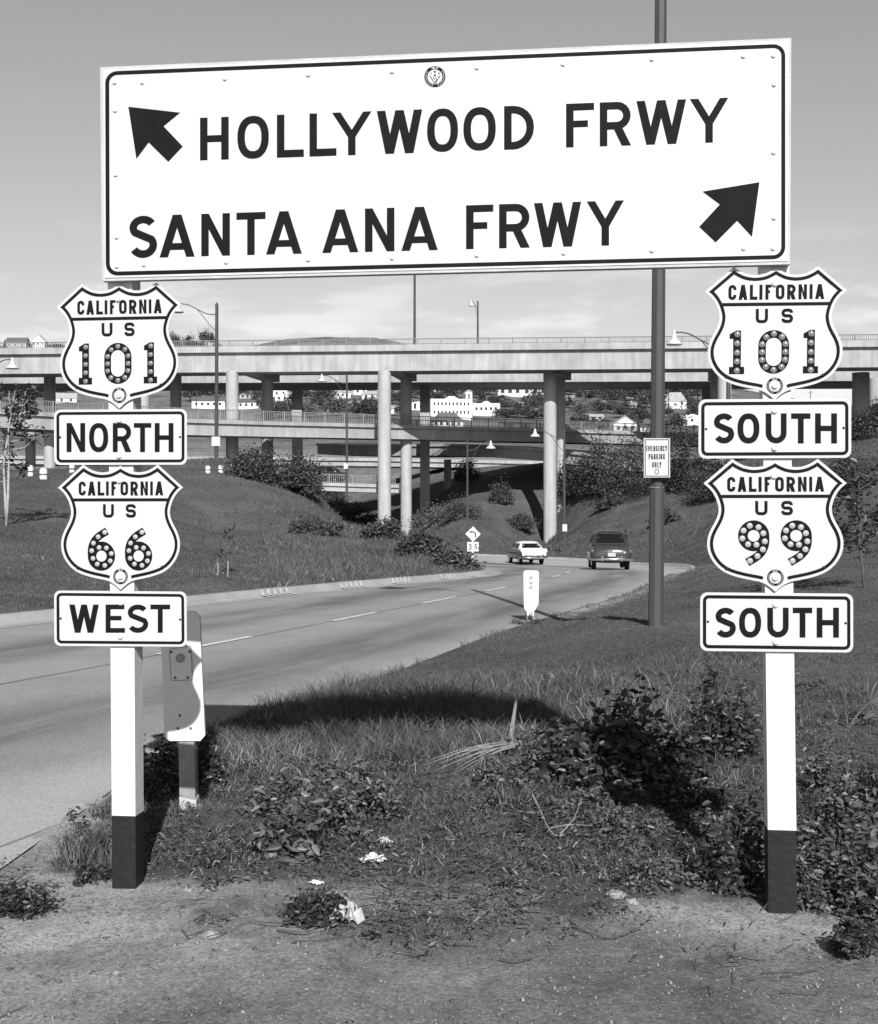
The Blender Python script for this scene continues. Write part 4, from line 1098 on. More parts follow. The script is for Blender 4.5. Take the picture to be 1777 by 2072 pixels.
flat(letters([('5', 690, 800)], None, lambda x: 1180, lambda x: 985, 36), KS, YS_ - .005, 'numeral', STONED, ws, .002)

# ------------------------------------------------------------------ cars
def rrect(y0, y1, hw, z, r, n=5):
    o = []
    for cx, cy, a0 in ((hw - r, y0 + r, -90), (hw - r, y1 - r, 0), (-hw + r, y1 - r, 90), (-hw + r, y0 + r, 180)):
        for k in range(n + 1):
            a = math.radians(a0 + 90 * k / n); o.append((cx + r * math.cos(a), cy + r * math.sin(a), z))
    return o
def sedan(label, cat, body_mat, roof_mat, trunk_mat, fins=False, tall=0.0):
    r = thing('sedan_car', label, cat, (0, 0, 0), 'cars on the ramp')
    secs = [(-2.44, .62, .50, .74), (-2.40, .80, .42, .88), (-2.28, .88, .37, .96), (-2.0, .93, .33, 1.03), (-1.5, .95, .31, 1.08), (-.8, .95, .30, 1.09), (.2, .95, .30, 1.08), (1.1, .93, .30, 1.05), (1.9, .90, .33, 1.0), (2.3, .82, .38, .92), (2.48, .62, .46, .78)]
    rings = []
    for y, hw, z0, z1 in secs:
        ring = []
        for k in range(28):
            a = 2 * math.pi * k / 28; e = 2 / 3.4; ca, sa = math.cos(a), math.sin(a)
            ring.append((hw * math.copysign(abs(ca) ** e, ca), y, (z0 + z1) / 2 + (z1 - z0) / 2 * math.copysign(abs(sa) ** e, sa)))
        rings.append(ring)
    body = MB().loft(rings).build('body', body_mat, r, smooth=True)
    T = tall
    cab = [rrect(-1.78, 1.12, .86, 1.0, .35), rrect(-1.66, .98, .84, 1.12, .36), rrect(-1.40, .70, .77, 1.32 + T * .5, .36), rrect(-1.14, .48, .69, 1.46 + T, .36), rrect(-.94, .30, .58, 1.545 + T, .34), rrect(-.62, .05, .32, 1.575 + T, .25)]
    MB().loft(cab).build('roof', roof_mat, r, smooth=True)
    def patch(zs_, xw, side):
        mb = MB(); rows = []
        zt = [1.0, 1.12, 1.32 + T * .5, 1.46 + T, 1.545 + T]; yb = [-1.78, -1.66, -1.40, -1.14, -.94]; yf = [1.12, .98, .70, .48, .30]; hw = [.86, .84, .77, .69, .58]
        for z in zs_:
            y_ = np.interp(z, zt, yb if side == 'rear' else yf); w_ = np.interp(z, zt, hw)
            row = []
            for k in range(9):
                u = -1 + 2 * k / 8; x = u * xw * w_ / .77
                rr = .36; over = max(0, abs(x) - (w_ - rr)); dy = rr - math.sqrt(max(rr * rr - over * over, 0))
                row.append((x, (y_ + dy - .012) if side == 'rear' else (y_ - dy + .012), z))
            rows.append(row)
        V = [p for q in rows for p in q]; m = 9
        return mb.add(V, [(i * m + k, i * m + k + 1, (i + 1) * m + k + 1, (i + 1) * m + k) for i in range(len(rows) - 1) for k in range(m - 1)])
    patch([1.13, 1.2, 1.28, 1.36 + T * .6, 1.43 + T], .60, 'rear').build('rear_window', AUTOGLASS, r, smooth=True)
    patch([1.13, 1.22, 1.32, 1.43 + T], .62, 'front').build('windscreen', AUTOGLASS, r, smooth=True)
    for sx_ in (-1, 1):
        for y0, y1 in ((-1.25, -.42), (-.36, .52)):
            q = [(sx_ * .852, y0 - .1 if y0 < -1 else y0, 1.10), (sx_ * .852, y1 + (.28 if y1 > 0 else 0), 1.10), (sx_ * .735, y1, 1.42 + T * .8), (sx_ * .735, y0 + (.12 if y0 < -1 else 0), 1.42 + T * .8)]
            MB().prism(q if sx_ < 0 else q[::-1], (-sx_ * .06, 0, 0)).build('side_window', AUTOGLASS, r)
    # trunk lid, a shallow shell over the tail
    V = []; nx, ny = 9, 7
    for j in range(ny):
        v = j / (ny - 1); y = -1.72 - v * .69 + (0 if v < .8 else 0); z = [1.10, 1.095, 1.07, 1.03, .96, .83, .66][j]; y = [-1.62, -1.85, -2.06, -2.24, -2.375, -2.452, -2.465][j]
        for i in range(nx):
            u = -1 + 2 * i / (nx - 1); w = .70 if trunk_mat is body_mat else .82
            V.append((u * w, y + .05 * u * u, z - .03 * u * u))
    MB().add(V, [(j * nx + i, j * nx + i + 1, (j + 1) * nx + i + 1, (j + 1) * nx + i) for j in range(ny - 1) for i in range(nx - 1)]).build('trunk_lid', trunk_mat, r, smooth=True)
    MB().tube([(-.93, -2.18, .50), (-.88, -2.44, .50), (-.5, -2.56, .50), (0, -2.59, .50), (.5, -2.56, .50), (.88, -2.44, .50), (.93, -2.18, .50)], .065, 8).build('bumper', CHROME, r, smooth=True)
    for x in (-.42, .42): MB().box((x, -2.62, .53), (.07, .08, .2)).build('bumper_guard', CHROME, r)
    MB().box((0, -2.50, .68), (.34, .012, .15)).build('licence_plate', PAPERG, r)
    MB().box((0, -2.47, .87), (.12, .03, .05)).build('trunk_handle', CHROME, r)
    for x in (-.83, .83):
        t_ = MB().lathe([(.075, 0), (.075, .03), (.05, .07), (0, .08)], c=(x, -2.30, .82), n=12, axis=(0, -1, .1)); t_.build('tail_light', LENS, r, smooth=True)
        MB().lathe([(.09, 0), (.09, .02), (.075, .035)], c=(x, -2.29, .82), n=12, axis=(0, -1, .1)).build('lamp_rim', CHROME, r)
    for x in (-.74, .74):
        for y in (-1.42, 1.45):
            s_ = 1 if x > 0 else -1
            w = MB().lathe([(.18, -.09), (.30, -.1), (.345, -.07), (.35, 0), (.345, .07), (.30, .1), (.18, .09)], c=(x, y, .35), n=24, axis=(1, 0, 0)).build('wheel', RUBBER, r, smooth=True)
            MB().lathe([(.19, 0), (.17, .04), (.08, .06), (0, .065)], c=(x + s_ * .07, y, .35), n=16, axis=(s_, 0, 0)).build('hubcap', CHROME, w, smooth=True)
    if fins:
        for x in (-.86, .86): MB().loft([[(x - .05, y, z0), (x + .05, y, z0), (x + .03, y, z1), (x - .03, y, z1)] for y, z0, z1 in ((-2.40, .85, 1.03), (-2.1, .9, 1.11), (-1.4, .95, 1.11), (-.9, .95, 1.06))]).build('fender_ridge', trunk_mat, r, smooth=True)
    return r
def put_car(c, px, py, heading, sc=1.0):
    g = hit(px, py, 30); z = float(zr(g.y)) + .0
    c.location = (g.x, g.y, z); c.rotation_euler = (0, 0, heading); c.scale = sc if hasattr(sc, '__len__') else (sc, sc, sc)
    return g
dark_car = sedan('dark sedan seen from behind, nearest car on the ramp', 'car', CARD, CARD, CARD, tall=.06)
put_car(dark_car, 1231, 1151.5, math.radians(-4), (1.0, 1.0, 1.10))
white_car = sedan('two-tone sedan with white roof and trunk, rounding the bend', 'car', CARG, CARW, CARW, fins=True)
put_car(white_car, 1064, 1140.5, math.radians(10), .97)
far_car = copy_tree(dark_car); far_car['label'] = 'small dark car on the low ramp deck beyond the bush'
fp = at(655, 962, 126.5); far_car.location = (fp.x, 126.8, 4.52); far_car.rotation_euler = (0, 0, math.radians(75))

# ------------------------------------------------------------------ hillside houses
def house(w, d, h, rh, kind, wall, roof, nwin=3, storeys=1):
    r = thing('house', 'house', 'house', (0, 0, 0), 'houses on the far hillside')
    MB().box((0, 0, h / 2 - 2), (w, d, h + 4)).build('wall', wall, r)
    e = .4; z = h
    if kind == 'gable':      # gable toward the viewer
        P = [(-w / 2 - e, z), (w / 2 + e, z), (w / 2 + e, z + .25), (0, z + rh), (-w / 2 - e, z + .25)]
        MB().prism([(x, -d / 2, zz) for x, zz in [(-w / 2, z), (w / 2, z), (0, z + rh - .35)]], (0, d, 0)).build('gable_wall', wall, r)
        for s in (-1, 1):
            q = [(s * (w / 2 + e), -d / 2 - e, z - .1), (0, -d / 2 - e, z + rh), (0, d / 2 + e, z + rh), (s * (w / 2 + e), d / 2 + e, z - .1)]
            MB().prism(q if s > 0 else q[::-1], (0, 0, -.22)).build('roof', roof, r)
    elif kind == 'hip':
        MB().add([(-w / 2 - e, -d / 2 - e, z), (w / 2 + e, -d / 2 - e, z), (w / 2 + e, d / 2 + e, z), (-w / 2 - e, d / 2 + e, z), (-w / 4, 0, z + rh), (w / 4, 0, z + rh)], [(0, 1, 5, 4), (1, 2, 5), (2, 3, 4, 5), (3, 0, 4), (3, 2, 1, 0)]).build('roof', roof, r)
    elif kind == 'side':     # ridge across the view
        MB().prism([(-w / 2 - e, -d / 2 - e, z - .05), (-w / 2 - e, 0, z + rh), (-w / 2 - e, d / 2 + e, z - .05)], (w + 2 * e, 0, 0)).build('roof', roof, r)
    else:                    # parapet, some with a curved gable in the middle
        MB().prism([(-w / 2, -d / 2 - .05, z), (w / 2, -d / 2 - .05, z), (w / 2, -d / 2 - .05, z + .5), (w * .18, -d / 2 - .05, z + .5), (w * .06, -d / 2 - .05, z + rh), (-w * .06, -d / 2 - .05, z + rh), (-w * .18, -d / 2 - .05, z + .5), (-w / 2, -d / 2 - .05, z + .5)], (0, .5, 0)).build('parapet', wall, r)
        MB().box((0, 0, z + .1), (w - .2, d - .4, .2)).build('roof', roof, r)
    sh = h / storeys
    for s_ in range(storeys):
        for k in range(nwin):
            x = (k + .5) / nwin * w * .9 - w * .45; ww, wh = (min(1.3, w / nwin * .42), 1.5)
            zc = s_ * sh + sh * .55
            if kind == 'arch':
                q = [(x - ww, zc - .9), (x + ww, zc - .9), (x + ww, zc + .5)] + [(x + ww * math.cos(a), zc + .5 + ww * math.sin(a)) for a in (math.pi * i / 6 for i in range(1, 6))] + [(x - ww, zc + .5)]
                MB().prism([(a, -d / 2 - .04, b) for a, b in q], (0, .06, 0)).build('window', WIN, r)
            else: MB().box((x, -d / 2, zc), (ww, .12, wh)).build('window', WIN, r)
    return r
def seat(o, px, py, rz=0.0, label=None, ymin=330, wpx=None, w=None):
    g = hit(px, py, ymin)
    sc = wpx * g.y / F / w if wpx else 1.0
    o.location = (g.x, g.y, g.z); o.rotation_euler = (0, 0, rz); o.scale = (sc, sc, sc)
    if label: o['label'] = label
    return o
HS = [  # px, py, width in photo units, kind, roof height share, storeys, windows, wall, roof, turn, label
    (911, 845, 84, 'arch2', .09, 2, 10, WALLW, ROOFL, .1, 'long white two-storey building with rows of dark windows'),
    (985, 839, 54, 'flat', .12, 1, 5, WALLW, ROOFL, -.1, 'white building with stepped parapet right of the bell tower'),
    (1033, 800, 50, 'arch', .06, 2, 3, WALLW, ROOFL, -.1, 'white row with arched windows, left half of the pair below the deck'),
    (1083, 801, 54, 'arch', .06, 2, 3, WALLW, ROOFL, -.1, 'white row with arched windows, right half beside the shaded-top column'),
    (887, 795, 26, 'hip', .2, 1, 2, WALLW, ROOFD, .3, 'white cottage on the slope above the long two-storey building'),
    (965, 782, 20, 'flat', .2, 2, 2, WALLW, ROOFL, 0, 'tall white block above the bell tower'),
    (930, 792, 30, 'hip', .3, 1, 2, WALLG, ROOFD, .2, 'dark-roofed house among trees left of the bell tower'),
    (401, 812, 20, 'gable', .4, 1, 1, WALLW, ROOFL, .4, 'white gabled house just left of the lamp post'),
    (425, 826, 66, 'side', .16, 1, 5, WALLW, ROOFD, 0, 'long low white house with dark roof behind the lamp post'),
    (508, 826, 52, 'side', .16, 1, 4, WALLW, ROOFD, -.1, 'long pale low building right of the leftmost sunlit column'),
    (572, 803, 34, 'gable', .4, 1, 2, WALLW, ROOFD, -.4, 'white gabled house between the two narrow dark columns'),
    (570, 812, 26, 'flat', .2, 1, 2, WALLW, ROOFL, .2, 'small white flat house low between the two dark columns'),
    (634, 792, 36, 'gable', .4, 1, 2, WALLW, ROOFD, .6, 'white steep gabled house right of the narrow dark column'),
    (688, 806, 40, 'hip', .25, 1, 4, WALLW, ROOFL, .2, 'white house with pale hip roof behind the slim lamp post'),
    (726, 799, 30, 'gable', .5, 1, 2, WALLW, ROOFL, .5, 'white gabled house right of the slim lamp post'),
    (757, 808, 44, 'side', .2, 1, 3, WALLW, ROOFL, -.2, 'white house cut off by the tallest round column'),
    (790, 835, 40, 'side', .16, 1, 3, WALLW, ROOFL, 0, 'white low building seen either side of the tallest column'),
    (846, 828, 26, 'flat', .12, 2, 2, WALLW, ROOFL, 0, 'white house between the two dark central columns'),
    (1172, 783, 40, 'side', .2, 1, 3, WALLG, ROOFL, 0, 'grey low house right of the shaded-top column'),
    (1262, 876, 48, 'gable', .35, 1, 3, WALLW, ROOFL, .1, 'white gabled house behind the railing left of the lamp post'),
    (1312, 872, 40, 'side', .2, 1, 4, WALLW, ROOFD, .1, 'white low house behind the railing at the lamp post'),
    (1367, 826, 44, 'hip', .45, 1, 3, WALLW, ROOFL, -.2, 'house with broad grey hip roof right of the lamp post'),
    (1398, 860, 46, 'flat', .1, 1, 1, WALLW, ROOFL, 0, 'blank white wall building left of the upper South plate'),
    (1205, 850, 30, 'side', .2, 1, 2, WALLG, ROOFL, .2, 'small grey house on the slope right of centre'),
    (134, 815, 40, 'side', .3, 1, 2, WALLW, ROOFL, .3, 'pale roofed house below the left 101 shield'),
    (36, 704, 42, 'side', .3, 1, 3, WALLG, ROOFD, 0, 'dark roofed house on the skyline at the far left'),
    (80, 703, 30, 'gable', .5, 1, 3, WALLW, ROOFL, 0, 'white gabled house on the skyline at the far left'),
]
for px, py, wpx, kind, rs, st, nw, wl_, rf, tz, lab in HS:
    g = hit(px, py, 330); w = wpx * g.y / F
    h = {'arch2': .40, 'arch': .44, 'gable': .36, 'hip': .28, 'side': .20, 'flat': .42}[kind] * w
    if px == 965: h = w * 1.0
    if kind == 'flat' and wpx > 45: h = w * .36
    o = house(w, w * .6, h, max(rs * w, 1.0), 'flat' if kind == 'arch2' else kind, wl_, rf, nw, st)
    o.location = g; o.rotation_euler = (0, 0, tz); o['label'] = lab
    if kind in ('arch2', 'arch') or px in (985,): o['category'] = 'building'
qh = random.Random(17)
def hgap(px):
    for hi, nm in ((460, 'by the tall lamp post'), (532, 'past the leftmost sunlit column'), (594, 'between the leftmost dark columns'), (702, 'left of the slim central lamp post'), (768, 'left of the tallest round column'), (812, 'past the tallest round column'), (850, 'between the two dark central columns'), (1000, 'near the bell tower'), (1100, 'below the arched white row'), (1230, 'past the shaded-top column'), (1320, 'left of the thick lamp post'), (1500, 'right of the thick lamp post')):
        if px < hi: return nm
for px, py, wpx, kind in ((383, 800, 18, 'gable'), (412, 796, 24, 'side'), (452, 800, 20, 'hip'), (494, 806, 22, 'gable'), (520, 796, 18, 'side'), (563, 788, 22, 'hip'), (587, 816, 18, 'gable'), (618, 800, 20, 'side'), (655, 790, 22, 'hip'), (676, 796, 16, 'gable'), (708, 788, 24, 'side'), (745, 788, 22, 'hip'), (764, 796, 16, 'gable'), (716, 824, 26, 'side'), (660, 832, 20, 'hip'),
                           (803, 800, 20, 'gable'), (842, 796, 16, 'hip'), (843, 816, 18, 'side'), (880, 786, 20, 'side'), (915, 788, 22, 'gable'), (944, 796, 18, 'hip'), (985, 790, 18, 'side'), (1010, 820, 24, 'hip'), (1060, 822, 22, 'gable'), (1040, 838, 26, 'side'), (1090, 838, 20, 'hip'),
                           (1150, 812, 24, 'side'), (1190, 800, 22, 'gable'), (1218, 822, 22, 'hip'), (1244, 800, 24, 'side'), (1275, 826, 26, 'gable'), (1305, 806, 20, 'hip'), (1348, 800, 20, 'gable'), (1380, 796, 24, 'side'), (1412, 832, 24, 'hip'), (1230, 858, 22, 'side')):
    g = hit(px, py, 330); w = wpx * g.y / F; wl_ = qh.choice([WALLW, WALLG, WALLG]); rf = qh.choice([ROOFD, ROOFL, ROOFD])
    o = house(w, w * .7, w * {'gable': .34, 'side': .26, 'hip': .30}[kind], w * .24, kind, wl_, rf, 2, 1)
    o.location = g; o.rotation_euler = (0, 0, qh.uniform(-.5, .5))
    o['label'] = f"small {'white' if wl_ is WALLW else 'grey'} {({'gable': 'gabled', 'side': 'long-roofed', 'hip': 'hip-roofed'})[kind]} house {'higher' if py < 806 else 'lower'} on the hillside {hgap(px)}"
g = hit(949, 838, 330); s = g.y / F
bt = thing('bell_tower', 'square pale bell tower with dark opening between the two white buildings', 'tower', tuple(g))
MB().box((g.x, g.y, g.z + 12 * s), (14 * s, 14 * s, 26 * s)).build('wall', WALLG, bt)
MB().box((g.x, g.y, g.z + 34 * s), (13 * s, 13 * s, 20 * s)).build('belfry', WALLW, bt)
MB().box((g.x, g.y - 6.6 * s, g.z + 35 * s), (3 * s, .3, 11 * s)).build('opening', WIN, bt)
MB().add([(g.x - 8 * s, g.y - 8 * s, g.z + 44 * s), (g.x + 8 * s, g.y - 8 * s, g.z + 44 * s), (g.x + 8 * s, g.y + 8 * s, g.z + 44 * s), (g.x - 8 * s, g.y + 8 * s, g.z + 44 * s), (g.x, g.y, g.z + 50 * s)], [(0, 1, 4), (1, 2, 4), (2, 3, 4), (3, 0, 4), (3, 2, 1, 0)]).build('roof', ROOFL, bt)
g = hit(905, 862, 300); s = g.y / F
big = house(64 * s, 40 * s, 7 * s, 20 * s, 'hip', WALLW, ROOFD, 5, 1); big.location = g; big['label'] = 'broad dark hip roof just behind the railing, right of the dark columns'
# utility poles on the slope
up = None; used = set()
for px, py, hpx in ((398, 842, 60), (500, 822, 46), (548, 830, 0), (1180, 862, 70), (1226, 866, 60), (1353, 868, 100), (1640, 850, 60)):
    if not hpx: continue
    g = hit(px, py, 300); s = g.y / F
    r = thing('utility_pole', 'thin dark utility pole on the far slope', 'pole', tuple(g), 'utility poles on the far slope')
    hh = max(hpx * s, 4); MB().tube([(g.x, g.y, g.z - 1), (g.x, g.y, g.z + hh)], .8 * s, 6).build('pole', TWIG, r)
    MB().box((g.x, g.y, g.z + hh * .93), (8 * s, .3, .7 * s)).build('crossarm', TWIG, r)
# white guard posts along the crest of the left slope
gp = None; used = set()
for k, (px, py) in enumerate(((62, 962), (88, 968), (146, 956), (421, 956), (447, 955), (470, 953), (490, 952))):
    g = hit(px, py, 40)
    if gp is None:
        gp = thing('guard_post', '', 'post', (0, 0, 0), 'white guard posts along the crest')
        MB().lathe([(.15, -.3), (.15, .30), (.12, .38), (0, .42)], n=12).build('post', MARKW, gp, smooth=True); MB().lathe([(.153, .12), (.153, .18)], n=12).build('band', STONED, gp)
    place(gp, used, tuple(g), 0, (1.2 if k == 1 else .9, 1.0, 1.2 if k < 3 else .85), ('white guard post on the crest left of the NORTH plate' if k < 3 else 'white guard post on the crest beside the lamp post, right of the NORTH plate'))
# ------------------------------------------------------------------ grass and weeds nobody could count
def stuff(o, label, cat):
    tag(o, label, cat); o['kind'] = 'stuff'; return o
def blades(X, Y, h, w, lean, mat, name, curl=.5):
    n = len(X); Z = H(X, Y, road=False) - .01
    a = rng.uniform(0, 2 * math.pi, n); b = rng.uniform(0, 2 * math.pi, n)
    dx, dy = np.cos(a) * w / 2, np.sin(a) * w / 2
    lx, ly = np.cos(b) * lean * h, np.sin(b) * lean * h
    base = np.stack([X, Y, Z], -1)
    side = np.stack([dx, dy, np.zeros(n)], -1)
    mid = base + np.stack([lx * .35, ly * .35, h * .55], -1); tip = base + np.stack([lx, ly, h * (1 - curl * np.minimum(lean, 1.2) * .35)], -1)
    V = np.stack([base - side, base + side, mid - side * .75, mid + side * .75, tip], 1).reshape(-1, 3)
    o = np.arange(n)[:, None] * 5
    Fc = np.concatenate([o + np.array([0, 1, 2]), o + np.array([1, 3, 2]), o + np.array([2, 3, 4])], 0)
    return np_mesh(name, V, Fc, mat)
def sample(n, y0, y1, px0=-90, px1=1870):
    Y = np.exp(rng.uniform(math.log(y0), math.log(y1), n)); px = rng.uniform(px0, px1, n)
    return (px - CX) / F * Y, Y
def offroad(X, Y, m=.03): return poly_dist(X, Y, ROADPOLY) > m
# weedy verge behind the board
X, Y = sample(400000, 5.1, 13.5, -90, 2350)
k = offroad(X, Y, .02) & (rng.uniform(0, 1, len(X)) > dirt_mask(X, Y) ** .6 * 1.06) & (X > -3.2)
k &= rng.uniform(0, 1, len(X)) < np.clip(.34 + (fbm(X * 2.2, Y * 2.2, 3, 21) + .16) * 2.4, .12, 1) * np.clip((Y - 4.4) / 2.6, .1, 1)
X, Y = X[k], Y[k]
rank = np.exp(-((X + .35) / 1.1) ** 2) * np.clip((Y - 8.2) / 2.2, 0, 1) * np.clip((13.3 - Y) / 1.2, 0, 1)
hgt = (.022 + .075 * rng.uniform(0, 1, len(X)) ** 2.0) * np.clip(.55 + (Y - 6) * .16, .55, 1.2) * np.clip(1 + 4.2 * fbm(X * 2.6, Y * 2.6, 3, 7), .25, 3) + rank * rng.uniform(.03, .30, len(X)) * (.5 + vnoise(X * 2.5, Y * 2.5, 3))
stuff(blades(X, Y, hgt, rng.uniform(.002, .0065, len(X)), rng.uniform(.3, 1.6, len(X)), GRASS, 'verge_grass'), 'rough weedy grass on the bank behind the sign posts', 'grass')
# dry stalks among them
X, Y = sample(16000, 5.3, 12.5, 380, 1500)
k = offroad(X, Y, .05) & (rng.uniform(0, 1, len(X)) > dirt_mask(X, Y)) & (rng.uniform(0, 1, len(X)) < np.clip((fbm(X * 1.7, Y * 1.7, 3, 33) + .12) * 3, .02, 1))
X, Y = X[k], Y[k]
stuff(blades(X, Y, rng.uniform(.05, .26, len(X)) * np.clip((Y - 5.2) / 4.2, .12, 1), rng.uniform(.002, .006, len(X)), rng.uniform(.2, 1.6, len(X)), DRY, 'dry_grass'), 'pale dry stalks standing in the weedy bank', 'dry grass')
# lawn
X, Y = sample(310000, 10.0, 46, 300, 2350)
k = offroad(X, Y, .0); X, Y = X[k], Y[k]
edge = np.exp(-np.clip(poly_dist(X, Y, ROADPOLY), 0, 9) / .35)
hgt = rng.uniform(.012, .032, len(X)) * (1 + .8 * fbm(X * .8, Y * .8, 3, 12)) * (1 + Y * .012) + edge * rng.uniform(0, .12, len(X)) * (vnoise(X * 1.2, Y * 1.2, 8) > .45)
stuff(blades(X, Y, hgt, (.003 + Y * .0003), rng.uniform(.2, 1.2, len(X)), LAWN, 'lawn_grass'), 'mown lawn on the right of the ramp', 'grass')
# slopes left and beyond
X, Y = sample(210000, 20, 130)
k = offroad(X, Y, .3) & ((X < 0) | (Y > 44)); X, Y = X[k], Y[k]
rough = np.clip((X / np.maximum(Y, 1) * F + CX - 470) / 160, 0, 1) * np.where(X < 1.5, 1, .35)
stuff(blades(X, Y, rng.uniform(.025, .055, len(X)) * (1 + Y * .010) + rough * rng.uniform(0, .5, len(X)) ** 2, .005 + Y * .00045, rng.uniform(.2, 1.2, len(X)), LAWN, 'slope_grass'), 'rough grass on the slopes beside the ramp and under the decks', 'grass')

# rank weeds in clumps over the slopes
def clumps(n, y0, y1, keep, h0, h1_, name, label, mat, per=16):
    X, Y = sample(n, y0, y1); k = offroad(X, Y, .8) & keep(X, Y); X, Y = X[k], Y[k]
    sz = rng.uniform(.5, 1.4, len(X)); X = np.repeat(X, per); Y = np.repeat(Y, per); sz = np.repeat(sz, per); m = len(X)
    X = X + rng.normal(size=m) * .16 * sz; Y = Y + rng.normal(size=m) * .16 * sz
    stuff(blades(X, Y, rng.uniform(h0, h1_, m) * sz, .008 + Y * .00045, rng.uniform(.2, 1.3, m), mat, name), label, 'weeds')
ppx = lambda X, Y: CX + X / np.maximum(Y, 1) * F
clumps(3600, 24, 82, lambda X, Y: (X < 2) & (rng.uniform(0, 1, len(X)) < np.clip((ppx(X, Y) - 380) / 200, .06, 1) * np.clip(.4 + fbm(X * .3, Y * .3, 3, 14) * 3, 0, 1)), .10, .32, 'slope_weeds', 'rank weeds on the upper part of the left slope', LAWN)
clumps(1500, 24, 82, lambda X, Y: (X < 2) & (rng.uniform(0, 1, len(X)) < np.clip((ppx(X, Y) - 420) / 200, .03, 1) * np.clip(fbm(X * .25, Y * .25, 3, 24) * 4, 0, 1)), .06, .22, 'dry_weeds', 'pale dry weeds on the upper part of the left slope', DRY, 12)
clumps(5200, 84, 130, lambda X, Y: (ppx(X, Y) > 820) & (rng.uniform(0, 1, len(X)) < np.clip(.35 + fbm(X * .2, Y * .2, 3, 34) * 3, .05, 1)), .12, .42, 'embankment_weeds', 'weeds on the embankment faces under the decks', LAWN, 14)
# ------------------------------------------------------------------ leafy plants
def leaf_cloud(n, C, size, squash=.5, up=.35, fold=.3, seed=0, aspect=.5):
    """n leaves at points C (n,3); each is a folded diamond"""
    g = np.random.default_rng(seed)
    d = g.normal(size=(n, 3)); d[:, 2] = d[:, 2] * squash + up; d /= np.linalg.norm(d, axis=1)[:, None]
    r = g.normal(size=(n, 3)); s = np.cross(d, r); s /= np.linalg.norm(s, axis=1)[:, None]; nn = np.cross(s, d)
    L = (size * np.clip(np.exp(g.normal(size=n) * .33), .4, 1.5))[:, None]
    b, t = C - d * L * .5, C + d * L * .5; m = C + d * L * .05
    l, rr = m + s * L * aspect * .5 + nn * L * fold * .3, m - s * L * aspect * .5 + nn * L * fold * .3
    W = s * L * aspect * .5; up_ = nn * L * fold * .3
    b1, b2 = C - d * L * .16, C + d * L * .22; t = t - np.array([0, 0, 1.0]) * L * .12
    V = np.stack([b, b1 + W * .82 + up_, b2 + W * .78 + up_ * .8, t, b2 - W * .78 + up_ * .8, b1 - W * .82 + up_], 1).reshape(-1, 3); o = np.arange(n)[:, None] * 6
    return V, np.concatenate([o + np.array([0, 1, 2, 3]), o + np.array([0, 3, 4, 5])], 0)
def blob_points(n, rx, ry, rz, k, seed, shell=.55):
    """points in k clumps filling a half-ellipsoid standing on z=0"""
    g = np.random.default_rng(seed); c = g.normal(size=(k, 3)); c /= np.linalg.norm(c, axis=1)[:, None]
    c *= g.uniform(shell, 1, (k, 1)); c[:, 2] = np.abs(c[:, 2]); sz = g.uniform(.16, .34, k)
    i = g.integers(0, k, n); p = c[i] + g.normal(size=(n, 3)) * sz[i][:, None] * .75
    p[:, 2] = np.abs(p[:, 2]); return p * np.array([rx, ry, rz])
def shrub(label, px, py, w, h, n, size, mat, seed, kind='shrub', cat='shrub', group=None, k=14, ymin=4.5, depth=None, up=.35, at_xyz=None, aspect=.5):
    g = Vector(at_xyz) if at_xyz else hit(px, py, ymin); s = g.y / F; w, h = w * s, h * s
    r = thing(kind, label, cat, tuple(g), group)
    P = blob_points(n, w / 2, (depth or w * .8) / 2, h, k, seed) + np.array(g)
    V, Fc = leaf_cloud(n, P, size, seed=seed, up=up, aspect=aspect)
    np_mesh('foliage', V, Fc, mat, r)
    mb = MB(); q = np.random.default_rng(seed + 1)
    for _ in range(7):
        t = P[q.integers(0, n)]; m = (np.array(g) * .6 + t * .4) + np.array([0, 0, .05 * h]); e = max(.003, .012 * w)
        mb.tube([tuple(np.array(g) - [0, 0, .03]), tuple(m), tuple(t)], [e, e * .7, e * .25], 5)
    mb.build('stems', TWIG, r)
    return r
# small leaves and clover between the plants
X, Y = sample(72000, 5.0, 12.5, -90, 2250)
k = offroad(X, Y, .06) & (rng.uniform(0, 1, len(X)) > dirt_mask(X, Y) ** .5) & (rng.uniform(0, 1, len(X)) < np.clip((fbm(X * 1.9, Y * 1.9, 4, 51) + .2) * 3.0, .05, 1)) & (X > -2.4) & ~((abs(X - 1.44) < .26) & (Y < 5.8))
X, Y = X[k], Y[k]
P_ = np.stack([X, Y, H(X, Y, road=False) + rng.uniform(.004, .05, len(X))], -1)
V, Fc = leaf_cloud(len(X), P_, rng.uniform(.012, .036, len(X)), squash=.6, up=.45, seed=91, aspect=.26)
stuff(np_mesh('ground_cover', V, Fc, LEAFW), 'low leafy ground cover spread through the weedy bank', 'ground cover')
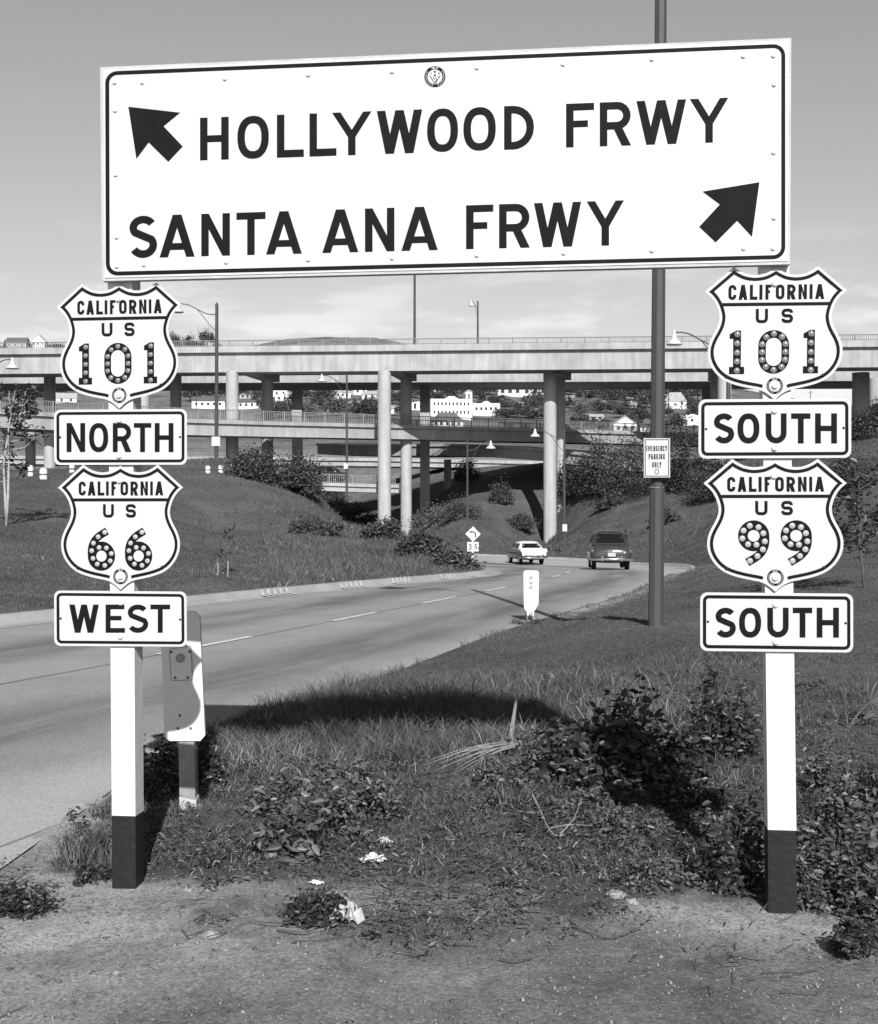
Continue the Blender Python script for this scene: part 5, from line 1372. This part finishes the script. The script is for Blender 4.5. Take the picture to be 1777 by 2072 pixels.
# low rosettes and creeping weeds knitted into a mat
def mat_of_weeds(n, per, seed, m, name, label, size):
    q_ = np.random.default_rng(seed); X, Y = sample(int(n * 1.2), 5.2, 11.5, -30, 2200)
    k = offroad(X, Y, .15) & (rng.uniform(0, 1, len(X)) > dirt_mask(X, Y) ** .7 * 1.02) & (X > -1.9) & ~((abs(X - 1.42) < .42) & (Y < 5.95)) & (rng.uniform(0, 1, len(X)) < np.clip(.45 + fbm(X * 1.2, Y * 1.2, 3, seed) * 2.6, .05, 1))
    X, Y = X[k], Y[k]; c = len(X); R = q_.uniform(.05, .19, c); Hh = q_.uniform(.03, .13, c)
    X, Y, R, Hh = (np.repeat(v, per) for v in (X, Y, R, Hh)); t = len(X)
    a_ = q_.uniform(0, 6.28, t); rr = np.sqrt(q_.uniform(0, 1, t)); X = X + np.cos(a_) * rr * R; Y = Y + np.sin(a_) * rr * R
    P_ = np.stack([X, Y, H(X, Y, road=False) + .004 + Hh * (1 - rr ** 2) * q_.uniform(.2, 1, t)], -1)
    V, Fc = leaf_cloud(t, P_, size, squash=.5, up=.3, seed=seed, aspect=q_.uniform(.16, .46, t)[:, None])
    stuff(np_mesh(name, V, Fc, m), label, 'weeds')
mat_of_weeds(1500, 46, 131, LEAFD, 'creeping_weeds', 'dark creeping weeds matted over the bank', .030)
mat_of_weeds(1300, 40, 132, LEAFW, 'creeping_weeds', 'lighter creeping weeds matted over the bank', .026)
NS = [
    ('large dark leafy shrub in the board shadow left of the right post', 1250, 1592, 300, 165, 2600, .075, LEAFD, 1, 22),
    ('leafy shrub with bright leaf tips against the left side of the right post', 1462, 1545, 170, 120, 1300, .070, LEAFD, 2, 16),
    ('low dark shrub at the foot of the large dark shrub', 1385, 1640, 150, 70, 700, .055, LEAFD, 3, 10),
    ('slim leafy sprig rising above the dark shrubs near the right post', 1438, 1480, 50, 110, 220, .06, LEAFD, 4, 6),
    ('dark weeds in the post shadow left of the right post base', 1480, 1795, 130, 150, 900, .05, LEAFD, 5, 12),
    ('glossy leafy weed right of the right post at mid height', 1690, 1760, 150, 150, 900, .055, LEAFW, 6, 12),
    ('glossy leafy weed at the right edge below the palm seedling', 1760, 1850, 130, 200, 900, .058, LEAFW, 7, 12),
    ('leafy weed beside the black foot of the right post', 1650, 1835, 90, 130, 600, .05, LEAFW, 8, 9),
    ('low weed at the right edge nearest the photographer', 1730, 1935, 130, 70, 600, .04, LEAFD, 9, 10),
    ('weed clump right of the right post under the lower South plate', 1675, 1610, 120, 90, 700, .05, LEAFW, 10, 10),
    ('dark round shrub in shadow at the right edge', 1768, 1640, 100, 90, 600, .05, LEAFD, 11, 10),
    ('dark shrub between the left post and the paddle marker', 330, 1612, 110, 125, 1100, .045, LEAFD, 12, 14),
    ('dark shrub on the right side of the paddle marker stub', 416, 1603, 70, 115, 700, .045, LEAFD, 13, 9),
    ('broad-leaved weed with big glossy leaves near the flat slate', 590, 1735, 150, 100, 300, .072, LEAFW, 14, 9),
    ('broad-leaved weed left of the white paper scraps', 660, 1690, 150, 90, 480, .064, LEAFW, 15, 10),
    ('broad-leaved weed in the middle of the bank', 745, 1660, 140, 75, 520, .056, LEAFW, 16, 9),
    ('low leafy weed on the bank left of centre', 560, 1640, 140, 70, 420, .06, LEAFW, 17, 9),
    ('leafy weed patch below the tall grass', 690, 1600, 190, 70, 520, .055, LEAFW, 18, 10),
    ('leafy weed just right of the dry frond', 1120, 1585, 200, 90, 900, .055, LEAFW, 19, 12),
    ('leafy weed under the dry frond', 1010, 1600, 140, 60, 500, .05, LEAFW, 20, 9),
    ('low weed in the open bank right of centre', 1180, 1650, 150, 50, 500, .045, LEAFW, 21, 9),
    ('feathery weed at the bottom left corner of the verge', 40, 1850, 130, 60, 800, .035, LEAFD, 22, 12),
    ('small dark weed just left of the left post base', 185, 1783, 80, 35, 450, .03, LEAFD, 23, 8),
    ('dark weed around the crumpled bag', 640, 1862, 150, 60, 700, .035, LEAFD, 24, 10),
    ('leafy weed at the foot of the far white paddle marker', 1062, 1262, 56, 20, 300, .04, LEAFD, 25, 7),
    ('wilted sprig above the discarded can', 150, 1712, 60, 60, 120, .04, LEAFD, 26, 5),
    ('low leaf clump in the bank below the dark shrub', 1260, 1700, 190, 55, 600, .045, LEAFW, 27, 10),
    ('low leaf clump above the white stones', 1330, 1790, 170, 45, 600, .038, LEAFW, 28, 10),
]
for lab, px, py, w, h, n, sz, mt, sd_, kk in NS:
    shrub(lab, px, py, w, h, int(n * (1.3 if sz > .07 else 1.8)), sz * (.8 if sz > .07 else .72), mt, sd_, 'weed' if mt is LEAFW or 'weed' in lab else 'shrub', 'plant' if mt is LEAFW else 'shrub', 'leafy plants on the bank', kk)
def tuft(label, px, py, w, h, n, mat, seed, kind='grass_tuft'):
    g = hit(px, py, 4.5); s = g.y / F; q = np.random.default_rng(seed)
    X = g.x + q.normal(size=n) * w * s * .22; Y = g.y + q.normal(size=n) * w * s * .18; hh = q.uniform(.4, 1, n) * h * s
    o = blades(X, Y, hh, q.uniform(.004, .009, n), q.uniform(.2, .9, n), mat, kind); tag(o, label, 'grass', 'separate tufts of grass'); return o
tuft('long grass tuft around the discarded can at the road edge', 190, 1738, 110, 95, 420, GRASS, 1)
tuft('spiky grass tuft in the middle of the bank', 1035, 1630, 90, 60, 120, GRASS, 2)
tuft('grass tuft at the road edge beyond the left post', 225, 1655, 70, 60, 160, GRASS, 3)

# bushes farther off
BS = [('dark bush on the ridge left of the low ramp deck, nearest the lamp post', 500, 965, 70, 45, LEAF, 31, 40), ('dark bush on the ridge below the shaded column', 560, 985, 100, 60, LEAF, 32, 40), ('dark bush on the ridge below the narrow dark column', 615, 1000, 90, 58, LEAF, 33, 40), ('dark bush where the ridge drops toward the low ramp', 668, 1022, 70, 44, LEAF, 34, 40),
      ('low brush on the slope left of the tallest column foot', 720, 1060, 80, 34, LEAF, 35, 40), ('low brush at the foot of the tallest column', 775, 1090, 70, 30, LEAF, 36, 40), ('brush on the slope above the road nose', 850, 1122, 90, 34, LEAF, 37, 40), ('low brush at the tip of the road nose', 920, 1150, 80, 28, LEAF, 38, 35), ('brush midway down the left slope', 640, 1080, 90, 26, LEAF, 39, 40),
      ('pale scrub beyond the column shaded above and sunlit below', 872, 1068, 60, 36, LEAFL, 40, 100), ('scrub on the far slope under the curved ramp', 930, 1050, 70, 36, LEAF, 41, 100), ('dark bush cresting the far slope under the curved ramp', 1012, 1018, 44, 44, LEAF, 42, 100), ('scrub left of the sunlit column right of centre', 1050, 1070, 60, 24, LEAF, 43, 95),
      ('pale round bush in the shade under the distant overpass', 945, 975, 44, 44, LEAFL, 44, 110),
      ('dark bush on the right embankment next to the slimmer pale column', 1165, 1002, 60, 60, LEAFD, 45, 105), ('tall dark bush on the right embankment below the ramp end', 1215, 1002, 70, 92, LEAFD, 46, 105), ('wide dark bush on the right embankment left of the parking plate', 1270, 1000, 90, 80, LEAF, 47, 105), ('dark bush behind the parking plate', 1330, 1000, 80, 90, LEAFD, 48, 105), ('tallest dark bush right of the parking plate', 1405, 995, 90, 125, LEAFD, 49, 105), ('dark bush partly behind the 99 shield', 1450, 1010, 70, 90, LEAFD, 50, 100),
      ('small shrub on the open face of the right embankment', 1235, 1028, 44, 20, LEAF, 51, 95), ('small shrub low on the right embankment', 1345, 1060, 40, 18, LEAF, 52, 85),
      ('dark bush at the top of the bank right of the South plate', 1745, 890, 90, 50, LEAFD, 53, 95), ('brush on the bank right of the 99 shield', 1735, 985, 110, 60, LEAF, 54, 70)]
for lab, px, py, w, h, mt, sd_, ym in BS:
    g = hit(px, py, ym); s = g.y / F
    big = 1.35 if px > 1140 else 1.15; shrub(lab, px, py, w * big, h * big, 4500 if px > 1140 else 3200, max(.14, (4.6 if px > 1140 else 3.4) * s), mt, sd_, 'bush', 'bush', 'bushes around the slopes', 20, ymin=ym)

# ------------------------------------------------------------------ trees
def limb_tree(label, base, trunk, height, spread, nleaf, leaf, mat, bark, seed, clumps=16, crown_low=.4, twigs=10, kind='tree', rt=None, group=None, forks=1):
    g = np.random.default_rng(seed); base = Vector(base)
    r = thing(kind, label, 'tree', tuple(base), group)
    mb = MB(); R = rt or height * .018
    ends = []
    for f_ in range(forks):
        lean = Vector((g.normal() * .05, g.normal() * .05, 0)) * height
        pts = [base + Vector((f_ * .05, 0, -.3))] + [base + lean * t + Vector((g.normal() * .012 * height, g.normal() * .012 * height, height * t * .9)) for t in (.2, .45, .7, 1.0)]
        mb.tube(pts, [R * 1.2, R, R * .75, R * .5, R * .15], 7)
        for k in range(twigs):
            t = g.uniform(crown_low * .9, .95); a = g.uniform(0, 2 * math.pi)
            p0 = base + lean * t + Vector((0, 0, height * t * .9)); d = Vector((math.cos(a), math.sin(a), g.uniform(.25, .9)))
            p2 = p0 + d * spread * g.uniform(.5, 1.0); p1 = (p0 + p2) / 2 + Vector((0, 0, -.04 * height))
            mb.tube([p0, p1, p2], [R * .4, R * .25, R * .07], 5); ends.append(p2); ends.append((p1 + p2) / 2)
    mb.build('trunk', bark, r, smooth=True)
    c = np.array([tuple(e) for e in ends]); i = g.integers(0, len(c), nleaf)
    P = c[i] + g.normal(size=(nleaf, 3)) * spread * .11
    V, Fc = leaf_cloud(nleaf, P, leaf, seed=seed, up=.1)
    np_mesh('crown', V, Fc, mat, r)
    return r
g = hit(12, 1062, 25); limb_tree('sparse young tree with pale trunks at the left edge of the slope', g, 0, 300 * g.y / F, .95, 1000, .14, LEAFD, BARKL, 3, crown_low=.35, twigs=11, forks=2, rt=.045, group='young trees on the grass')
g = hit(455, 1165, 20); limb_tree('staked thin sapling on the left slope', g, 0, 108 * g.y / F, .30, 90, .075, LEAFD, BARK, 5, crown_low=.25, twigs=9, rt=.010, group='young trees on the grass')
for dx in (-8, 12):
    q = at(450 + dx, 1165, g.y); o = MB().tube([(q.x, g.y - .05, g.z - .1), (q.x, g.y - .05, g.z + (.42 if dx < 0 else .36))], .018, 6).build('stake', WOOD, origin=(q.x, g.y - .05, g.z))
    tag(o, 'pale stake left of the thin sapling' if dx < 0 else 'pale stake right of the thin sapling', 'stake', 'stakes by the sapling')
g = hit(1752, 1190, 14); limb_tree('bushy young tree at the right edge beside the 99 shield', g, 0, 235 * g.y / F, .85, 1300, .085, LEAFD, BARK, 8, crown_low=.22, twigs=24, rt=.022, group='young trees on the grass')

def far_tree(kind, seed):
    g = np.random.default_rng(seed); r = thing('tree', 'tree', 'tree', (0, 0, 0), 'trees on the far hillside')
    if kind == 'cone':
        n = 900; t = g.uniform(0, 1, n) ** .7; a = g.uniform(0, 2 * math.pi, n); rr = (1 - t) * .20 * np.sqrt(g.uniform(.2, 1, n)) * (1 + .25 * np.sin(a * 5 + t * 20))
        P = np.stack([rr * np.cos(a), rr * np.sin(a), .06 + t * .94], -1); V, Fc = leaf_cloud(n, P, .07, seed=seed, up=.5)
    else:
        n = 1500; P = blob_points(n, .5, .5, .72, 18, seed, .5); P[:, 2] += .22 - P[:, 2].min() * .5
        V, Fc = leaf_cloud(n, P, .085, seed=seed, up=.2)
    np_mesh('crown', V, Fc, LEAF if kind != 'light' else LEAFL, r)
    mb = MB().tube([(0, 0, -.1), (.01, 0, .2), (0, .01, .5)], [.04, .03, .012], 6)
    for k in range(4): a = k * 1.6; mb.tube([(0, 0, .25), (.2 * math.cos(a), .2 * math.sin(a), .5)], [.018, .006], 5)
    mb.build('trunk', BARK, r)
    return r
protos = {'round': [far_tree('round', 61), far_tree('round', 62)], 'light': [far_tree('light', 63)], 'cone': [far_tree('cone', 64)]}
used = set()
def gap(px):
    for hi, nm in ((122, 'left of the left 101 shield'), (374, 'beside the left 101 shield'), (460, 'near the tall lamp post'), (532, 'past the leftmost sunlit column'), (594, 'between the leftmost dark columns'), (702, 'left of the slim central lamp post'), (768, 'left of the tallest round column'), (812, 'past the tallest round column'), (850, 'between two dark columns'),
                   (960, 'over the long white building'), (1000, 'by the bell tower'), (1100, 'below the arched white row'), (1230, 'right of the shaded-top column'), (1320, 'left of the thick lamp post'), (1800, 'right of the thick lamp post')):
        if px < hi: return nm
q = random.Random(5)
TR_ = [(10, 706, 10, 18, 'cone'), (58, 704, 16, 14, 'round'), (112, 706, 26, 12, 'round'), (122, 705, 16, 10, 'round'), (352, 702, 26, 30, 'light'), (385, 705, 40, 26, 'round'), (420, 700, 32, 36, 'round'), (405, 706, 26, 16, 'round'), (440, 706, 20, 14, 'round'),
       (516, 826, 18, 46, 'cone'), (530, 832, 22, 30, 'round'), (385, 812, 40, 40, 'round'), (415, 800, 36, 30, 'round'), (448, 806, 34, 34, 'round'), (492, 806, 24, 30, 'round'), (568, 845, 40, 40, 'round'), (586, 835, 34, 40, 'round'), (560, 790, 18, 20, 'round'),
       (655, 822, 46, 52, 'round'), (672, 842, 54, 40, 'light'), (640, 826, 30, 36, 'round'), (622, 846, 44, 36, 'light'), (742, 845, 56, 42, 'round'), (715, 842, 40, 34, 'round'), (700, 795, 30, 22, 'round'), (742, 790, 34, 22, 'round'), (765, 795, 30, 26, 'round'), (620, 808, 30, 30, 'round'),
       (802, 820, 30, 36, 'round'), (842, 806, 26, 30, 'round'), (905, 808, 40, 36, 'round'), (925, 806, 34, 40, 'light'), (880, 812, 30, 24, 'round'), (950, 800, 20, 20, 'round'), (976, 818, 22, 52, 'cone'), (968, 806, 26, 30, 'round'), (990, 800, 30, 36, 'round'), (1003, 822, 34, 26, 'round'),
       (1082, 826, 34, 44, 'round'), (1060, 834, 36, 30, 'round'), (1094, 830, 30, 40, 'round'), (1030, 830, 40, 24, 'light'), (1048, 846, 44, 28, 'round'), (1088, 850, 40, 30, 'round'), (1015, 846, 40, 22, 'round'),
       (1155, 800, 40, 30, 'round'), (1185, 812, 46, 36, 'round'), (1215, 806, 40, 44, 'round'), (1250, 812, 40, 46, 'cone'), (1240, 820, 44, 50, 'round'), (1285, 812, 50, 46, 'round'), (1310, 826, 44, 44, 'round'), (1172, 842, 40, 30, 'light'), (1205, 832, 40, 26, 'light'), (1270, 846, 46, 34, 'round'), (1300, 856, 50, 40, 'round'), (1180, 866, 50, 30, 'round'), (1225, 872, 44, 28, 'round'), (1280, 872, 40, 36, 'round'),
       (1355, 806, 44, 40, 'round'), (1385, 806, 44, 46, 'light'), (1412, 812, 40, 50, 'round'), (1345, 845, 34, 34, 'round'), (1410, 846, 36, 40, 'round'), (1365, 866, 46, 30, 'round'), (388, 800, 30, 26, 'round'), (432, 796, 40, 26, 'round'), (500, 792, 34, 22, 'round'), (520, 806, 20, 30, 'round'), (605, 800, 26, 30, 'round'), (660, 796, 34, 26, 'round'), (690, 832, 30, 30, 'round'), (755, 828, 36, 30, 'round'), (790, 806, 30, 22, 'round'), (812, 838, 30, 28, 'round'), (870, 800, 24, 20, 'round'), (900, 792, 30, 18, 'light'), (1020, 816, 30, 18, 'round'), (1070, 846, 30, 24, 'round'), (1110, 826, 24, 30, 'round'),
       (1150, 826, 30, 26, 'round'), (1200, 792, 40, 20, 'round'), (1228, 836, 40, 30, 'round'), (1256, 836, 40, 26, 'light'), (1296, 790, 40, 24, 'round'), (1312, 802, 30, 30, 'round'), (1268, 796, 30, 24, 'round'), (1390, 826, 30, 34, 'round'), (1422, 796, 30, 26, 'round'), (1340, 826, 30, 30, 'round'),
       (70, 800, 50, 40, 'round'), (20, 812, 50, 50, 'round'), (92, 812, 40, 36, 'round'), (118, 806, 30, 36, 'round'), (45, 836, 50, 36, 'light'), (1650, 806, 40, 22, 'round'), (1700, 806, 50, 16, 'round')]
for i, (px, py, w, h, kd) in enumerate(TR_):
    g = hit(px, py, 330); s = g.y / F; pr = q.choice(protos[kd]); tone = {'round': 'dark rounded', 'light': 'paler loose', 'cone': 'narrow pointed'}[kd]
    where = 'on the skyline ' if py < 720 else 'on the far hillside '
    o = place(pr, used, tuple(g), q.uniform(0, 6.28), (w * s * (1.0 if kd != 'cone' else 2.4), w * s * (1.0 if kd != 'cone' else 2.4), h * s), f'{tone} tree {where}{gap(px)}')

# palm seedling at the right edge
g = hit(1716, 1472, 6); s = g.y / F
pm = thing('palm_seedling', 'small fan palm seedling at the right edge of the lawn', 'plant', tuple(g))
for k, (dx, dz, n, w) in enumerate(((70, 64, 16, .9), (-14, 66, 8, .3), (44, 22, 6, .35))):
    st = MB().tube([g, g + Vector((dx * s * .35, 0, dz * s * .5)), g + Vector((dx * s * .6, -.02, dz * s * .8))], [.010, .008, .006], 6); st.build('stalk', LEAFW, pm)
    hub = g + Vector((dx * s * .6, -.02, dz * s * .8)); V, Fc = [], []
    for j in range(n):
        a = math.atan2(dz, dx) + (j / (n - 1) - .5) * 2 * w; L = (62 if k == 0 else 40) * s; d = Vector((math.cos(a), .15 * math.sin(j * 2.1), math.sin(a))); sd2 = Vector((-d.z, 0, d.x)) * L * .045
        m = hub + d * L * .5; t = hub + d * L + Vector((0, 0, -L * .18)); V += [hub, m + sd2, t, m - sd2 + Vector((0, .008, 0))]; Fc += [(4 * j, 4 * j + 1, 4 * j + 2), (4 * j, 4 * j + 2, 4 * j + 3)]
    MB().add(V, Fc).build('frond', LEAFW, pm)

# ------------------------------------------------------------------ litter, stones and dead wood
def crumple(label, px, py, w, h, d, mat, seed, name='paper_scrap', cat='litter', rz=0.0, amp=.35, group='paper litter', lift=.01):
    g = hit(px, py, 4.3); s = g.y / F; q = np.random.default_rng(seed); n = 9
    W, Hh, D = w * s, h * s, d * s; V = []
    for j in range(n):
        for i in range(n):
            u, v = i / (n - 1) - .5, j / (n - 1) - .5
            e = 1 + q.normal() * .14
            V.append((u * W * e, v * D * (1 + q.normal() * .14), lift + Hh * (.35 * (1 - (2 * u) ** 2) * (1 - (1.6 * v) ** 2) + 1.1 * amp * q.uniform(-.8, .9))))
    c, s_ = math.cos(rz), math.sin(rz)
    V = [(g.x + x * c - y * s_, g.y + x * s_ + y * c, g.z + max(z, .004)) for x, y, z in V]
    o = MB().add(V, [(j * n + i, j * n + i + 1, (j + 1) * n + i + 1, (j + 1) * n + i) for j in range(n - 1) for i in range(n - 1)]).build(name, mat, origin=g)
    tag(o, label, cat, group); return o
crumple('crumpled white paper lying under the tall grass', 882, 1452, 56, 20, 70, PAPER, 1, rz=.2)
crumple('larger torn white paper scrap low on the bank', 755, 1742, 42, 16, 50, PAPER, 2, rz=-.5)
crumple('white paper scrap above the larger torn scrap', 776, 1706, 32, 12, 40, PAPER, 3, rz=.4)
crumple('crumpled half soiled paper bag near the foreground dirt', 692, 1862, 68, 52, 80, PAPERG, 4, name='paper_bag', rz=.3, amp=.5)
crumple('tiny white scrap right of the left post base', 640, 1790, 18, 8, 26, PAPER, 5, rz=1.0)
crumple('small white scrap near the dry branch at right', 1332, 1789, 26, 8, 24, PAPER, 6)
crumple('small white scrap by the paddle marker foot', 500, 1528, 14, 8, 18, PAPER, 7)
def rock(label, px, py, w, h, mat, seed, group='stones on the dirt', name='stone'):
    g = hit(px, py, 4.2); s = g.y / F; q = np.random.default_rng(seed); n, m = 10, 6; prof = []
    V = []
    for j in range(m):
        t = math.pi * .5 * j / (m - 1) * 1.0
        for i in range(n):
            a = 2 * math.pi * i / n; e = 1 + q.normal() * .16
            V.append((g.x + w * s * .5 * math.cos(a) * math.cos(t) * e, g.y + w * s * .42 * math.sin(a) * math.cos(t) * e, g.z - .006 + h * s * min(math.sin(t), .8) * (1 + q.normal() * .14)))
    o = MB().add(V, [(j * n + i, j * n + (i + 1) % n, (j + 1) * n + (i + 1) % n, (j + 1) * n + i) for j in range(m - 1) for i in range(n)]).build(name, mat, origin=g)
    tag(o, label, 'stone', group); return o
for i, a in enumerate([('flat pale stone in the foreground dirt', 426, 1892, 34, 12, STONE), ('smaller grey stone beside the flat pale stone', 452, 1888, 20, 12, STONED), ('pale stone right of the left post base', 384, 1802, 16, 8, STONE), ('flat grey slate among the broad-leaved weeds', 602, 1742, 90, 16, STONED),
      ('white stone left of the right post base', 1556, 1838, 22, 12, STONE), ('pale stone right of the right post base', 1668, 1836, 26, 12, STONE), ('white lump under the bank above the gravel', 1180, 1738, 20, 14, STONE), ('jagged white stone near the foot of the bank', 1246, 1812, 40, 14, STONE), ('white stone beside the jagged one', 1278, 1826, 30, 12, STONE),
      ('pale stone just in front of the paddle marker foot', 402, 1632, 16, 9, STONE), ('lone pale stone in the open foreground dirt', 492, 2048, 10, 8, STONE), ('small pale stone below the left post', 238, 1970, 18, 9, STONE), ('small dark clod right of centre in the dirt', 1416, 1945, 18, 9, STONED), ('small dark clod in the middle of the dirt', 1545, 2008, 14, 7, STONED), ('white stone under the leafy weeds right of centre', 1178, 1770, 16, 12, STONE)]):
    rock(*a, seed=40 + i)
def stick(label, pts, r0, r1, mat, name='stick', group='dead sticks on the bank', lift=.015):
    P = [hit(px, py, 4.3) for px, py, z in pts]; P = [p + Vector((0, 0, lift + z)) for p, (_, _, z) in zip(P, pts)]
    n = len(P); o = MB().tube([tuple(x) for x in crom([tuple(p) for p in P], 4)] if n > 2 else P, [r0 + (r1 - r0) * i / ((n - 1) * 4) for i in range((n - 1) * 4 + 1)] if n > 2 else [r0, r1], 6).build(name, mat, origin=P[0])
    tag(o, label, 'stick', group); return o
b = stick('pale forked dead branch on the bank right of centre', [(1078, 1632, .05), (1095, 1660, .03), (1110, 1690, .02), (1130, 1705, .02), (1170, 1700, .04)], .007, .003, WOOD, 'dead_branch')
g0 = hit(1095, 1660, 5)
for pts in ([(1095, 1660, .03), (1070, 1668, .05), (1048, 1672, .07)], [(1130, 1705, .02), (1160, 1690, .07), (1178, 1655, .10)], [(1110, 1690, .02), (1150, 1698, .06), (1200, 1688, .03)]):
    P = [hit(x, y, 4.3) + Vector((0, 0, .015 + z)) for x, y, z in pts]; MB().tube([tuple(x) for x in crom([tuple(p) for p in P], 4)], [.0042 - .0003 * i for i in range(9)], 5).build('twig', WOOD, b)
for lab, pts in (('thin curved twig in front of the crumpled bag', [(760, 1870, 0), (880, 1862, .01), (1010, 1868, 0), (1100, 1880, 0)]), ('dark twig lying left of the bag', [(560, 1888, 0), (610, 1898, .01), (640, 1890, .005)]), ('dark curved twig across the dirt right of centre', [(1160, 1880, 0), (1230, 1905, .0), (1300, 1890, .02)]),
                 ('short forked dark twig in the open dirt', [(1010, 1948, 0), (1045, 1956, .01), (1078, 1946, .0)]), ('dark twig below the bank left of the white stones', [(960, 1840, 0), (1040, 1850, .01), (1120, 1852, 0)]), ('thin dark twig under the bag', [(600, 1872, 0), (560, 1880, .01), (500, 1870, 0)]), ('dark twig at the foot of the bank in the middle', [(800, 1830, 0), (860, 1838, .01), (930, 1832, 0)])):
    stick(lab, pts, .004, .002, TWIG)
# split dry palm frond on the bank
g = hit(1036, 1502, 6); fr = thing('dry_frond', 'split pale dry palm frond, one piece upright and one trailing left', 'dead frond', tuple(g))
s = g.y / F
MB().loft([[(g.x + x * s - w * s, g.y, g.z + z * s), (g.x + x * s, g.y - .012, g.z + z * s), (g.x + x * s + w * s, g.y, g.z + z * s), (g.x + x * s, g.y + .012, g.z + z * s)] for x, z, w in ((-4, -6, 5), (2, 40, 4), (8, 80, 2.6), (13, 96, .6))]).build('stub', WOOD, fr)
q = np.random.default_rng(4)
for k in range(10):
    P = [hit(1030 - t * (100 + 14 * ((k * 5) % 7)) + k * 3, 1508 + t * (36 + 2.6 * k + 5 * math.sin(k * 2.3)) + k * 2, 6) + Vector((0, 0, .03 + .03 * math.sin(t * 3) + .004 * k)) for t in (0, .3, .6, 1)]
    MB().tube(P, [.006, .0055, .0045, .001], 4).build('strip', WOOD, fr)
# discarded can at the road edge
g = hit(178, 1735, 5); cn = thing('tin_can', 'discarded dull can leaning in the grass tuft at the road edge', 'can', tuple(g))
ax = Vector((-.32, .1, 1)).normalized(); MB().lathe([(0, 0), (.030, 0), (.033, .004), (.033, .112), (.028, .122), (0, .122)], c=g - ax * .01, n=18, axis=ax).build('body', TIN, cn, smooth=False)
MB().lathe([(.029, .1225), (.029, .126), (.024, .126), (.024, .1235), (0, .1235)], c=g - ax * .01, n=18, axis=ax).build('rim', CHROME, cn)
# gravel grains and small trash of the dirt
def pebbles(n, mat, name, label, smin, smax, seed, y0=4.2, y1=6.6):
    q = np.random.default_rng(seed); Y = q.uniform(y0, y1, n) ; X = (q.uniform(-40, 1820, n) - CX) / F * Y
    k = (q.uniform(0, 1, n) < dirt_mask(X, Y) + .05); X, Y = X[k], Y[k]; n = len(X); Z = H(X, Y, road=False)
    base = np.array([(1, 0, 0), (-.5, .87, 0), (-.5, -.87, 0), (.1, .1, .8), (0, 0, -.5)]); fc = np.array([(0, 1, 3), (1, 2, 3), (2, 0, 3), (1, 0, 4), (2, 1, 4), (0, 2, 4)])
    S_ = q.uniform(smin, smax, n) * q.uniform(.4, 1, n); a = q.uniform(0, 6.28, n)
    R = np.stack([np.stack([np.cos(a), -np.sin(a), a * 0], -1), np.stack([np.sin(a), np.cos(a), a * 0], -1), np.stack([a * 0, a * 0, a * 0 + 1], -1)], 1)
    V = (np.einsum('nij,kj->nki', R, base) * (S_[:, None, None] * q.uniform(.7, 1.3, (n, 1, 3))) + np.stack([X, Y, Z + S_ * .2], -1)[:, None]).reshape(-1, 3)
    stuff(np_mesh(name, V, (np.arange(n)[:, None, None] * 5 + fc[None]).reshape(-1, 3), mat), label, 'gravel')
pebbles(15000, GRIT, 'gravel', 'fine pale gravel strewn over the foreground dirt', .002, .0065, 71)
pebbles(9000, STONED, 'gravel', 'dark grit and clods strewn over the foreground dirt', .002, .007, 72)
pebbles(420, STONE, 'gravel', 'scattered pale pebbles on the dirt', .006, .017, 73)
pebbles(500, STONED, 'gravel', 'scattered dark pebbles on the dirt', .006, .016, 74)
X, Y = sample(11000, 4.6, 9.5, -40, 1830); k = offroad(X, Y, .05) & (rng.uniform(0, 1, len(X)) < np.clip((fbm(X * 1.3, Y * 1.3, 3, 44) + .1) * 3, 0, 1) * np.clip((Y - 4.6) / .8, 0, 1)); X, Y = X[k], Y[k]
n = len(X); a = rng.uniform(0, 6.28, n); L = rng.uniform(.03, .16, n); Z = H(X, Y, road=False) + .006; w = rng.uniform(.0012, .003, n)
d = np.stack([np.cos(a), np.sin(a), rng.uniform(-.05, .2, n)], -1) * L[:, None]; sdv = np.stack([-np.sin(a), np.cos(a), a * 0], -1) * w[:, None]; c = np.stack([X, Y, Z], -1); up_ = np.stack([a * 0, a * 0, w * 2], -1); c[:, 2] += rng.uniform(0, .05, n) * (Y > 5.6)
V = np.stack([c - sdv, c + sdv, c + up_, c + d - sdv * .6, c + d + sdv * .6, c + d + up_], 1).reshape(-1, 3); o = np.arange(n)[:, None, None] * 6
stuff(np_mesh('dead_twigs', V, (o + np.array([(0, 3, 5), (0, 5, 2), (1, 2, 5), (1, 5, 4)])[None]).reshape(-1, 3), TWIG), 'fine dead twigs and straw littering the foot of the bank', 'dead twigs')
